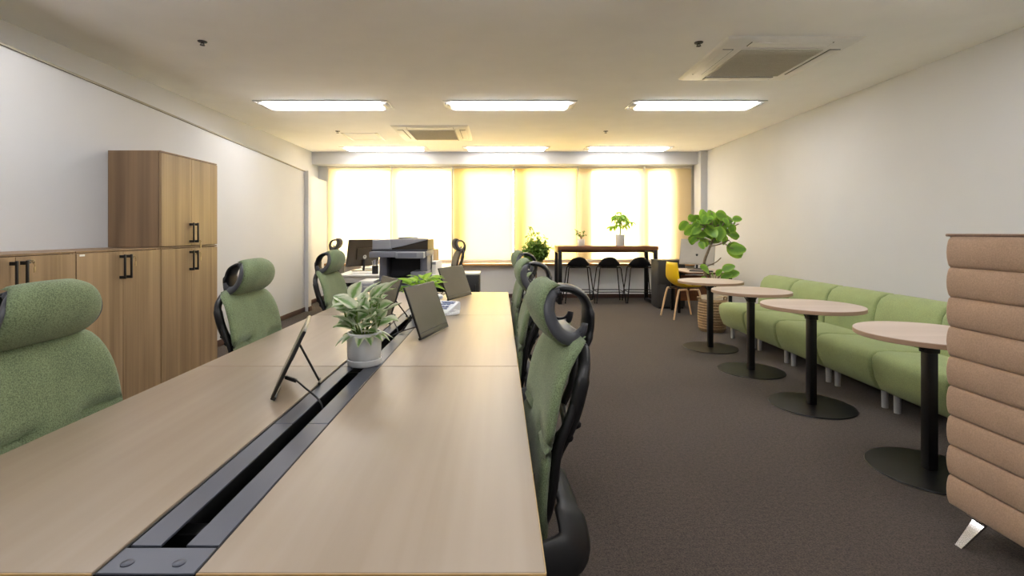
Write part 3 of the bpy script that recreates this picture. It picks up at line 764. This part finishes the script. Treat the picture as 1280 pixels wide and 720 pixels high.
t = thing('desk_papers', 'white papers and open binder lying on the near end of the white desk', 'papers', (-1.72, 6.22, .72), .2)
for k in range(5): MB().box((-.16 + .012 * k, -.11 + .006 * k, .004 * k), (.10 + .010 * k, .09 + .008 * k, .004 * k + .0035), .001, 1).build('paper_sheet', M['paper'], t, rot=(0, 0, .04 * k))
t = thing('desk_keyboard', 'pale keyboard on the white desk in front of the dark monitor', 'keyboard', (-1.90, 7.05, .72), 1.9)
MB().box((-.2, -.065, 0), (.2, .065, .016), .005).build('keyboard_body', M['mfpl'], t)
k = MB()
for i in range(14):
    for j in range(5): k.box((-.19 + i * .0275, -.056 + j * .023, .016), (-.168 + i * .0275, -.038 + j * .023, .021), .002, 1)
k.build('keys', M['paper'], t)
t = thing('pen_holder', 'black mesh pen holder full of pens beside the dark monitor', 'pen holder', (-1.55, 6.16, .72))
MB().lathe([(.005, 0), (.038, 0), (.040, .10), (.037, .10), (.035, .006), (.005, .006)], 20).build('cup', M['black'], t)
for k in range(7):
    a = k * .9; p = MB().tube([(.012 * math.cos(a), .012 * math.sin(a), .01), (.038 * math.cos(a), .038 * math.sin(a), .15 + .012 * (k % 3))], .004, 7)
    p.build('pen', M[('black', 'mfpl', 'bluegrey')[k % 3]], t)
t = thing('cable_bundle', 'tangle of dark cables on the desk next to the copier', 'cables', (-1.42, 6.30, .72), 0)
cb = MB()
for k in range(6):
    pts = [(r.uniform(-.09, .09), r.uniform(-.08, .25), r.uniform(.008, .07)) for _ in range(6)]
    cb.tube(bez(pts, 6), .006, 7)
cb.build('cables', M['black'], t, 180)

# copier
t = thing('copier', 'large grey floor-standing office copier with document feeder', 'copier', (-1.085, 5.66, 0), 0)
b = MB().box((-.29, -.29, .03), (.29, .29, .66), .012)
b.box((-.29, -.02, .66), (-.20, .29, .97), .01).box((-.29, .18, .66), (.27, .29, .97), .01).box((.10, -.20, .66), (.27, .29, .80), .008).box((.19, -.10, .80), (.27, .29, .97), .008)
b.build('main_body', M['mfp'], t)
MB().box((-.20, .16, .66), (.19, .182, .97)).build('output_bay', M['mfpd'], t)
b = MB(); b.extrude([(-.26, .665), (-.26, .685), (-.05, .735), (.08, .70), (.10, .665)], -.25, .16, .008)
b.build('output_tray', M['mfpd'], t)
for k, (z0, z1) in enumerate(((.05, .20), (.21, .36), (.37, .50), (.51, .64))):
    d = MB().box((-.28, -.305, z0), (.28, -.285, z1), .006).build('paper_drawer', M['mfp'], t)
    MB().box((-.09, -.312, z1 - .045), (.09, -.303, z1 - .02), .004).build('drawer_grip', M['mfpd'], d)
b = MB().box((-.30, -.29, .975), (.29, .29, 1.035), .01).build('scanner_body', M['mfp'], t)
p = MB().box((-.31, -.38, .968), (-.032, -.27, 1.030), .01, mtx=Matrix.Rotation(0, 4, 'X')); p.build('control_panel', M['mfp'], t)
p = MB().box((-.027, -.40, .958), (.275, -.27, 1.026), .01).build('touch_panel', M['mfpl'], t)
MB().box((.0, -.401, .972), (.20, -.3995, 1.016)).build('display', M['mfp'], p)
MB().box((-.31, -.30, 1.035), (.30, .29, 1.052), .006).build('platen_lid', M['mfpd'], t)
f = MB().extrude([(-.30, 1.05), (-.30, 1.155), (-.10, 1.165), (-.09, 1.05)], -.29, .25, .02)
f.build('document_feeder', M['mfpl'], t)
f = MB().extrude([(-.11, 1.05), (-.11, 1.09), (.29, 1.160), (.30, 1.158), (.30, 1.05)], -.26, .22, .006)
f.build('feeder_tray', M['mon'], t)
f = MB().extrude([(-.12, 1.06), (-.12, 1.155), (.08, 1.168), (.285, 1.170), (.285, 1.152), (.02, 1.085)], -.285, -.10, .004)
f.build('feeder_cover', M['mfpl'], t)
MB().lathe([(.01, 0), (.12, .0), (.11, .018), (.01, .026)], 24, (.02, .1, 1.16)).build('feeder_hump', M['mfpd'], t)
w = MB()
for x in (-.24, .24):
    for y in (-.24, .24): w.cyl((x - .015, y, .02), (x + .015, y, .02), .02)
w.build('casters', M['black'], t)
# boxes right of the copier
t = thing('cardboard_box', 'tall tan cardboard box standing on the desk right behind the copier', 'box', (-.875, 6.42, .72), .05)
MB().box((-.075, -.10, 0), (.075, .10, .30), .003).build('carton', M['card'], t)
MB().box((-.02, -.1015, .001), (.02, .1015, .3015), .0005, 1).build('packing_tape', M['paper'], t)
t = thing('file_box', 'small white file box leaning beside the tan cardboard box', 'box', (-.81, 6.20, .72), -.25)
MB().box((-.05, -.11, 0), (.05, .11, .16), .004).build('box_body', M['paper'], t); MB().box((-.052, -.113, .12), (.052, -.108, .15), .002).build('label_strip', M['mfpl'], t)
t = thing('handset_charger', 'dark upright handset in its charger beside the copier', 'phone', (-.735, 5.98, 0), .3)
# stands on a slim side shelf of the copier desk
t.location = (-.915, 6.03, .72)
MB().box((-.035, -.03, 0), (.035, .03, .03), .006).build('charger', M['black'], t)
MB().box((-.025, -.012, .02), (.025, .012, .17), .008, mtx=Matrix.Rotation(-.25, 4, 'X')).build('handset', M['black'], t)
t = thing('side_cabinet', 'low dark side cabinet with a white top left of the aisle by the windows', 'cabinet', (-.44, 6.42, 0))
MB().box((-.20, -.17, .02), (.18, .17, .70), .004).build('body', M['dgrey'] if False else M['mon'], t)
MB().box((-.205, -.18, .70), (.185, .18, .722), .003).build('cabinet_top', M['white'], t)
d = MB().box((-.19, -.182, .04), (.17, -.168, .69), .003).build('door', M['bezel'], t)
MB().box((.12, -.192, .45), (.135, -.180, .58), .003).build('handle', M['black'], d)

# ------------------------------------------------------------------ floor plant, bar table, stools
t = thing('bushy_plant', 'bushy small-leaved green plant in a slim floor planter before the windows', 'plant', (.635, 8.92, 0))
MB().lathe([(.02, 0), (.10, 0), (.115, .30), (.105, .30), (.10, .27), (.02, .26)], 28).build('planter', M['dgrey'], t)
MB().lathe([(.001, .275), (.06, .28), (.10, .272)], 20, cap=False).build('soil', M['soil'], t)
sm, lv = MB(), MB(); r2 = random.Random(11)
sm.tube(bez([(0, 0, .27), (.015, 0, .5), (0, .01, .64)], 5), .014, 8)
for i in range(110):
    a = r2.uniform(0, 2 * PI); el = r2.uniform(-.2, 1.3); R_ = .285 * r2.uniform(.6, 1.0)
    e = Vector((math.cos(a) * math.cos(el) * R_, math.sin(a) * math.cos(el) * R_ * .8,   .84 + math.sin(el) * R_))
    if i < 5: e = Vector(((-.10, -.04, .06, .20, -.14)[i], .02 * i, (1.33, 1.28, 1.22, 1.14, 1.18)[i]))
    if i == 5: e = Vector((.30, .02, .98))
    q = Vector((0, 0, .58)); mid = q.lerp(e, .55) + Vector((0, 0, .05)); pth = bez([q, mid, e], 6)
    sm.tube(pth, .0028, 5)
    for p in pth[3:]:
        for _ in range(3):
            dd = Vector((r2.uniform(-1, 1), r2.uniform(-1, 1), r2.uniform(-.5, .8)))
            lv.leaf(p + Vector((r2.uniform(-.03, .03), r2.uniform(-.03, .03), r2.uniform(-.03, .03))), dd, (r2.uniform(-.5, .5), r2.uniform(-1, .2), 1), r2.uniform(.042, .07), r2.uniform(.024, .034), .3, 'oval', .15)
sm.build('stem', M['bark'], t, 180); lv.build('foliage', M['small'], t, 180)

t = thing('bar_table', 'long dark wooden bar table on black frames before the windows', 'table', (1.86, 8.80, 0))
MB().box((-.865, -.31, .928), (.855, .31, .995), .003).build('tabletop', M['barwood'], t)
for x in (-.83, .81):
    f = MB()
    for y in (-.28, .26): f.box((x - .032, y - .03, 0), (x + .032, y + .03, .928), .003)
    f.box((x - .032, -.25, 0), (x + .032, .23, .045), .003).box((x - .032, -.25, .88), (x + .032, .23, .928), .003)
    f.build('leg_frame', M['blackm'], t)
MB().box((-.795, .235, .87), (.775, .265, .928), .002).build('rail', M['barwood'], t)

def make_stool(lab):
    t = thing('bar_stool', lab, 'bar stool', (0, 0, 0), 0, 'black bar stools at the bar table')
    def shell(u, v):                                       # low-backed shell facing +y
        y = .19 - (v + 1) * .19; z = .635; w = .205 - .02 * max(0, -v) ** 2
        if v > .25:
            q = (v - .25) / .75; y = .19 - 1.25 * .19 - q * .075; z = .635 + .165 * q ** 1.3; w = .205 - .095 * q ** 1.5
        return Vector((u * w, y + .05 * max(0, v) * u * u, z + .030 * abs(u) ** 2.5 * (1 - max(0, v)) - .030 * u * u * max(0, v - .4) / .6 - .01 * max(0, -v) ** 2))
    MB().pillow(shell, 14, 20, .011, 10).build('seat_shell', M['black'], t, 180)
    top = {}
    for sx in (-1, 1):
        for sy in (-1, 1):
            a = (sx * .15, sy * .11 - .02, .618); k = (sx * .185, sy * .135 - .02, .60); b = (sx * .255, sy * .20 - .02, .01)
            l = MB().tube([a, (sx * .172, sy * .128 - .02, .617), k, b], .0095, 8).cyl((b[0], b[1], 0), (b[0], b[1], .02), .013).build('leg', M['blackm'], t)
    f = MB(); q = [(sx * .236, sy * .185 - .02, .195) for sx, sy in ((-1, -1), (1, -1), (1, 1), (-1, 1))]
    for a, b in zip(q, q[1:] + q[:1]): f.tube([a, b], .008, 8)
    f.build('footrest', M['blackm'], t)
    f = MB().tube([(-.15, -.13, .615), (.15, -.13, .615)], .009, 8).tube([(-.15, .09, .615), (.15, .09, .615)], .009, 8); f.build('seat_support', M['blackm'], t)
    return t
st = make_stool('black shell bar stool, first of three from the bushy plant')
st.location = (1.39, 8.83, 0)
dup(st, (1.93, 8.83, 0), .02, 'black shell bar stool, the middle one of three at the bar table')
dup(st, (2.475, 8.83, 0), -.02, 'black shell bar stool partly behind the bar leg, next to the dark cabinet')
t = thing('potted_plant', 'tiny flowering plant in a small white pot on the bar table', 'plant', (1.44, 8.80, .995))
pot_body(t, .06, .065, .12)
sm, lv = MB(), MB()
for i in range(10):
    a = r2.uniform(0, 6.28); e = Vector((math.cos(a) * r2.uniform(.02, .10), math.sin(a) * .06, r2.uniform(.18, .31)))
    sm.tube(bez([(0, 0, .10), (e.x * .3, e.y * .3, .17), e], 4), .003, 5)
    for _ in range(4): lv.leaf(e + Vector((r2.uniform(-.02, .02), 0, r2.uniform(-.03, .01))), (r2.uniform(-1, 1), r2.uniform(-1, 1), .4), (0, -.5, 1), .05, .026, .3)
sm.build('stem', M['bark'], t, 180); lv.build('foliage', M['small'], t, 180)
t = thing('potted_plant', 'broad-leaved bright green plant in a white pot on the bar table', 'plant', (2.13, 8.80, .995))
pot_body(t, .075, .080, .20)
sm, lv = MB(), MB()
sm.tube(bez([(0, 0, .17), (.005, 0, .26), (0, 0, .34)], 4), .012, 8)
for i in range(24):
    a = r2.uniform(0, 6.28); el = r2.uniform(-.8, 1.4); R_ = r2.uniform(.10, .19)
    e = Vector((math.cos(a) * R_ * math.cos(el), math.sin(a) * R_ * .7, .42 + .13 * math.sin(el)))
    if i == 0: e = Vector((.20, 0, .42))
    if i == 1: e = Vector((-.02, 0, .60))
    sm.tube(bez([(0, 0, .33), (e.x * .4, e.y * .4, (.33 + e.z) / 2 + .02), e], 4), .003, 5)
    for k in range(5):
        b = a + (k - 2) * .7
        lv.leaf(e, (math.cos(b), math.sin(b), -.15 + .25 * (k % 2)), (0, 0, 1), .12, .045, .7, 'lance', .15)
sm.build('stem', M['twig'], t, 180); lv.build('foliage', M['pachira'], t, 180)

# ------------------------------------------------------------------ side desk corner
t = thing('dark_cabinet', 'charcoal low cabinet beside the bar table, behind the yellow chair', 'cabinet', (2.75, 8.2, 0))
MB().box((-.20, -.19, .03), (.24, .17, .765), .004).build('body', M['dgrey'], t); MB().box((-.205, -.195, .765), (.245, .175, .785), .003).build('cabinet_top', M['dgrey'], t)
for k, (z0, z1) in enumerate(((.04, .39), (.40, .755))):
    d = MB().box((-.192, -.203, z0), (.232, -.189, z1), .002).build('door', M['dgrey'], t); MB().box((-.05, -.211, z1 - .05), (.09, -.202, z1 - .038), .002).build('handle', M['black'], d)
MB().box((-.18, -.17, 0), (.22, .15, .03)).build('plinth', M['black'], t)
t = thing('side_desk', 'small dark-framed desk by the right wall carrying the grey monitor', 'desk', (3.02, 7.50, 0))
MB().box((-.32, -.40, .640), (.32, .42, .662), .004).build('desktop', M['barwood'], t)
MB().box((-.325, -.405, .654), (.325, .425, .665), .004).build('top_sheet', M['tabletop'], t)
f = MB()
for x in (-.28, .29):
    for y in ((.10, .39) if x < 0 else (-.37, .39)): f.box((x - .02, y - .02, 0), (x + .02, y + .02, .64), .003)
f.box((-.28, .085, .59), (.29, .115, .64), .003).box((.275, -.385, .59), (.305, .40, .64), .003).box((-.295, .085, .59), (-.265, .40, .64), .003).box((-.28, .375, .57), (.29, .405, .64), .003).box((.275, -.38, .0), (.305, .40, .03), .003)
f.build('leg_frame', M['blackm'], t)
MB().box((-.26, .30, .16), (.27, .315, .56), .002).build('back_panel', M['barwood'], t)
MB().box((.02, -.36, .08), (.27, -.345, .63), .002).build('end_panel', M['liner'], t)
monitor((3.04, 7.68, .665), -.62, .52, .41, -.28, M['mong'], M['mong'], 'pale grey monitor standing on the small side desk by the wall')
t = thing('desk_keyboard', 'dark keyboard lying before the pale grey monitor on the side desk', 'keyboard', (2.93, 7.22, .665), -.5)
MB().box((-.16, -.055, 0), (.16, .055, .014), .004).build('keyboard_body', M['black'], t)
k = MB()
for i in range(12):
    for j in range(5): k.box((-.15 + i * .025, -.046 + j * .019, .014), (-.13 + i * .025, -.031 + j * .019, .018), .001, 1)
k.build('keys', M['grayp'], t)
# yellow chair facing +x
t = thing('side_chair', 'bright yellow shell chair with pale wooden legs at the side desk', 'chair', (2.66, 7.22, 0), .14)
def yshell(u, v):
    x = .20 - (v + 1) * .21; z = .445 + .018 * max(0, -v - .6) * -1; w = .205 + .01 * v
    if v > .0:
        q = v; x = -.01 - .16 * math.sin(min(1, q * 1.6) * PI / 2) - .05 * max(0, q - .35); z = .445 + .36 * q ** 1.6; w = .215 - .035 * q ** 2
    w *= 1 - .10 * max(0, abs(v) - .8) / .2
    return Vector((x + .035 * max(0, v) * u * u, u * w, z + .035 * abs(u) ** 2.5 * (1 - max(0, v))))
MB().pillow(yshell, 14, 24, .008, 14).build('seat_shell', M['yellow'], t, 180)
for sx in (-1, 1):
    for sy in (-1, 1):
        MB().tube(bez([(sx * .02, sy * .155, .418), (sx * .12, sy * .165, .415), (sx * .16, sy * .175, .375), (sx * .24, sy * .20, .0)], 6), [.014] * 12 + [.015] * 4 + [.012] * 3, 10).build('leg', M['beech'], t)
MB().box((-.13, -.16, .412), (.13, -.13, .432), .004).box((-.13, .13, .412), (.13, .16, .432), .004).box((-.03, -.15, .414), (.03, .15, .43), .004).build('under_frame', M['black'], t)
# tree in a basket
t = thing('umbrella_fig_tree', 'round-leaved green indoor tree in a woven basket by the side desk', 'plant', (2.66, 6.22, 0))
bk = MB(); prof = [(.02, 0), (.135, 0), (.15, .02)]
for k in range(22): prof.append((.155 + .010 * math.sin(PI * k / 21) + (.009 if k % 2 else 0), .03 + k * .0165))
prof += [(.150, .405), (.142, .40), (.135, .36), (.02, .35)]
bk.lathe(prof, 40)
bk.build('basket', M['basket'], t)
for s in (-1, 1): MB().tube(bez([(s * .15, -.05, .37), (s * .17, -.03, .42), (s * .17, .03, .42), (s * .15, .05, .37)], 5), .009, 7).build('basket_handle', M['basket'], t)
MB().lathe([(.02, .2), (.12, .2), (.128, .44), (.120, .44), (.115, .41), (.02, .40)], 30).build('liner_pot', M['liner'], t)
MB().lathe([(.001, .415), (.07, .42), (.116, .41)], 20, cap=False).build('soil', M['soil'], t)
sm = MB(); lv = MB(); r3 = random.Random(5)
# (dx, z) measured around the trunk
trunk = bez([(-.01, 0, .41), (-.06, .02, .62), (-.10, .0, .84), (-.05, 0, 1.00), (.01, .02, 1.12), (.02, .02, 1.24)], 6)
sm.tube(trunk, [.022 - .012 * i / (len(trunk) - 1) for i in range(len(trunk))], 10)
br = [((-.02, 0, 1.06), (.10, -.02, 1.09), (.20, -.03, 1.14)), ((.0, .02, 1.12), (.14, .0, 1.22), (.25, .0, 1.30), (.34, .02, 1.34)), ((.01, .02, 1.18), (-.08, -.03, 1.28), (-.18, -.05, 1.36)),
      ((.02, .02, 1.22), (-.01, .02, 1.36), (.0, 0, 1.48)), ((.02, .02, 1.20), (.10, -.06, 1.32), (.14, -.08, 1.42)), ((.0, .02, 1.16), (-.12, .04, 1.20), (-.22, .05, 1.25)), ((-.09, 0, .80), (.02, -.05, .86), (.08, -.07, .92)), ((-.03, 0, .55), (.05, -.05, .66), (.09, -.06, .72)), ((-.05, 0, .58), (-.06, -.08, .68), (-.07, -.1, .74))]
for b in br: sm.tube(bez(b, 5), .007, 7)
LS = [(.26, 1.06, .25), (-.34, 1.36, .15), (-.27, 1.30, .17), (-.24, 1.44, .17), (-.12, 1.50, .17), (.0, 1.50, .16), (.08, 1.47, .19), (-.16, 1.36, .15), (-.08, 1.40, .16), (.02, 1.38, .20), (.12, 1.36, .17), (.22, 1.40, .15), (-.18, 1.24, .16), (-.26, 1.18, .13),
      (-.06, 1.28, .18), (.06, 1.28, .19), (.16, 1.28, .14), (.26, 1.24, .14), (-.02, 1.20, .15), (.10, 1.20, .15), (-.12, 1.16, .14), (-.20, 1.12, .11), (.0, 1.12, .11), (.30, 1.37, .08), (.24, 1.05, .20)]
for k in range(34): LS.append((r3.uniform(-.26, .26), r3.uniform(1.16, 1.46), r3.uniform(.10, .14)))
for dx, z, s in LS:
    s *= .92
    y = r3.uniform(-.14, .10); p = Vector((dx * .9, y, z - .02)); an = math.atan2(.2 + r3.uniform(-.4, .4), dx)
    tg = min(trunk[-8:], key=lambda q: (q - p).length); sm.tube(bez([tg, tg.lerp(p, .5) + Vector((0, 0, .03)), p], 4), .0035, 6)
    dd = Vector((dx * 1.6 + r3.uniform(-.5, .5), r3.uniform(-.6, .3), r3.uniform(-.7, .2)))
    if dd.length < .2: dd = Vector((.5, -.4, 0))
    dd.normalize(); nn = Vector((r3.uniform(-.5, .5), -1.5, r3.uniform(.2, .9)))
    if s > .19: dd = Vector((.75, -.15, -.55)).normalized()
    lv.leaf(p - dd * s * .3, dd, nn, s * 1.02, s * .86, .25, 'round', .10, .02)
sm.tube(bez([(.20, -.03, 1.13), (.21, -.04, 1.12), (.22, -.04, 1.10)], 3), .004, 6)
for dx, z, s in [(-.10, .78, .13), (.12, .80, .11), (.17, .73, .12), (.10, .70, .10), (-.12, .66, .09), (-.03, .70, .08), (.02, .74, .08)]:
    dd = Vector((dx * 4, -.4, .3)).normalized(); lv.leaf(Vector((dx * .75, -.08, z - .03)), dd, (0, -1, .7), s * 1.35, s * 1.05, .25, 'round', .1, .02)
    sm.tube(bez([(-.03, -.02, .5), (dx * .4, -.06, z - .12), (dx * .75, -.08, z - .03)], 4), .004, 6)
sm.build('trunk', M['bark'], t, 180); lv.build('foliage', M['ficus'], t, 180)

# ------------------------------------------------------------------ cafe tables
def cafe_table(lab):
    t = thing('cafe_table', lab, 'table', (0, 0, 0), 0, 'round cafe tables before the green sofas')
    tp = MB().lathe([(.01, .693), (.320, .693), (.325, .696), (.325, .7185), (.323, .7205), (.01, .7205)], 64).build('tabletop', M['tabletop'], t)
    MB().lathe([(.3235, .694), (.3262, .696), (.3262, .717), (.3235, .719)], 64, cap=False).build('edge_band', M['tableedge'], tp)
    MB().box((-.026, -.026, .012), (.026, .026, .69), .006).build('column', M['blackm'], t)
    MB().box((-.031, -.031, .615), (.031, .031, .68), .004).box((-.14, -.02, .682), (.14, .02, .693), .002).box((-.02, -.14, .682), (.02, .14, .693), .002).build('collar', M['blackm'], t)
    for s in (-1, 1):
        MB().tube([(s * .029, 0, .628), (s * .045, 0, .640), (s * .058, 0, .662)], .004, 7).build('bag_hook', M['blackm'], t)
    MB().lathe([(.01, 0), (.270, 0), (.275, .004), (.272, .009), (.05, .012), (.01, .012)], 64).build('base', M['blackm'], t)
    return t
ct = cafe_table('round beige cafe table farthest from the brown booth, before the woven basket'); ct.location = (2.245, 5.30, 0)
dup(ct, (2.24, 4.43, 0), 0, 'round beige cafe table, second from the woven basket')
dup(ct, (2.225, 3.545, 0), 0, 'round beige cafe table, second from the brown booth')
dup(ct, (2.225, 2.57, 0), 0, 'round beige cafe table partly hidden by the brown quilted booth')

# ------------------------------------------------------------------ sofa units
def sofa_unit(lab):
    t = thing('sofa_unit', lab, 'sofa', (0, 0, 0), 0, 'green sofa units along the right wall')
    w = .297
    MB().extrude([(.115, .125), (.055, .16), (.022, .23), (.005, .30), (.0, .35), (.008, .385), (.04, .410), (.11, .418), (.3, .408), (.50, .395), (.60, .39), (.60, .125)], -w, w, .028, 5).build('seat_cushion', M['greensofa'], t, 60)
    MB().extrude([(.46, .385), (.462, .45), (.475, .56), (.495, .65), (.53, .705), (.59, .735), (.66, .735), (.71, .71), (.735, .65), (.75, .50), (.75, .13), (.605, .13), (.602, .38)], -w, w, .028, 5).build('backrest', M['greensofa'], t, 60)
    for x in (.15, .66):
        for y in (-.245, .245):
            MB().cyl((x, y, 0), (x, y, .13), .020, .022, 18).build('leg', M['sofaleg'], t)
    return t
su = sofa_unit('green sofa unit at the far end of the row, beside the basket'); su.location = (2.57, 5.55, 0)
for k, nm in enumerate(('second from the basket end', 'third from the basket end', 'third from the brown booth', 'second from the brown booth', 'mostly hidden behind the brown booth')):
    dup(su, (2.57, 4.95 - .60 * k, 0), 0, 'green sofa unit %s, in the row along the wall' % nm)

# ------------------------------------------------------------------ booth
t = thing('booth_sofa', 'high-backed brown booth sofa with horizontal quilted bands', 'sofa', (1.865, 0, 0))
prof = []; z0, dz, n = .105, .1235, 9
for k in range(n):
    a = z0 + k * dz
    for q in (0.0, .04, .12, .3, .5, .7, .88, .96):
        prof.append((.016 - .016 * math.sin(PI * q) ** .5 if q else .020, a + q * dz))
prof.append((.018, z0 + n * dz)); prof += [(.03, 1.232), (.10, 1.232), (.118, 1.21), (.118, .12), (.10, .105)]
MB().extrude(prof, .62, 2.08, .012, 4).build('quilted_back', M['booth'], t, 60)
tr = MB().tube(bez([(.014, .63, 1.226), (.012, 1.4, 1.227), (.012, 2.03, 1.227), (.014, 2.058, 1.227), (.032, 2.076, 1.226), (.075, 2.078, 1.226), (.105, 2.072, 1.226), (.118, 2.05, 1.222), (.118, 2.0, 1.222), (.118, .63, 1.222)], 6), .006, 8)
tr.tube([(.03, 2.080, 1.222), (.03, 2.080, .12)], .005, 8); tr.build('piping', M['boothtrim'], t, 180)
MB().box((.035, 2.07, .115), (.115, 2.083, 1.222), .005).build('end_panel', M['boothtrim'], t)
MB().extrude([(.12, .14), (.12, .42), (.70, .44), (.74, .40), (.74, .14)], .64, 2.06, .03, 4).build('seat_cushion', M['booth'], t, 60)
for y in (.75, 1.955):
    MB().ring_loft([[(x - .006, y - w, z), (x + .006, y - w, z), (x + .006, y + w, z), (x - .006, y + w, z)] for x, z, w in ((.035, .110, .026), (.02, .085, .024), (-.05, .004, .014), (-.054, .0, .014))]).box((-.0, y - .03, .105), (.09, y + .03, .113), .002).build('leg', M['chrome'], t)
    MB().tube([(.70, y, .14), (.74, y, .004)], [.017, .009], 12).build('leg', M['chrome'], t)

# ------------------------------------------------------------------ daylight, camera
w = bpy.data.worlds.new('sky'); S.world = w; w.use_nodes = True
nt = w.node_tree; bg = nt.nodes['Background']
tc = nt.nodes.new('ShaderNodeTexCoord'); sp = nt.nodes.new('ShaderNodeSeparateXYZ'); nt.links.new(tc.outputs['Generated'], sp.inputs[0])
cr = nt.nodes.new('ShaderNodeValToRGB'); cr.color_ramp.elements[0].position = .45; cr.color_ramp.elements[1].position = .55
cr.color_ramp.elements[0].color = (.72, .68, .60, 1); cr.color_ramp.elements[1].color = (1, .97, .90, 1)
nt.links.new(sp.outputs[2], cr.inputs[0]); nt.links.new(cr.outputs[0], bg.inputs[0]); bg.inputs[1].default_value = SKY
cam = bpy.data.cameras.new('camera'); co = bpy.data.objects.new('camera', cam); COL.objects.link(co); S.camera = co
co.location = (0, 0, 1.24); co.rotation_euler = (PI / 2, 0, 0)
cam.sensor_fit = 'HORIZONTAL'; cam.sensor_width = 36; cam.lens = 620 / 1280 * 36
cam.shift_x = (640 - 625) / 1280; cam.shift_y = (290 - 360) / 1280; cam.clip_start = .02
S.view_settings.view_transform = 'Standard'; S.view_settings.look = 'None'; S.view_settings.gamma = 1; S.view_settings.use_curve_mapping = False
S.view_settings.exposure = EXPO
S.cycles.max_bounces = 10; S.cycles.diffuse_bounces = 6; S.cycles.transparent_max_bounces = 12
S.cycles.sample_clamp_indirect = 6
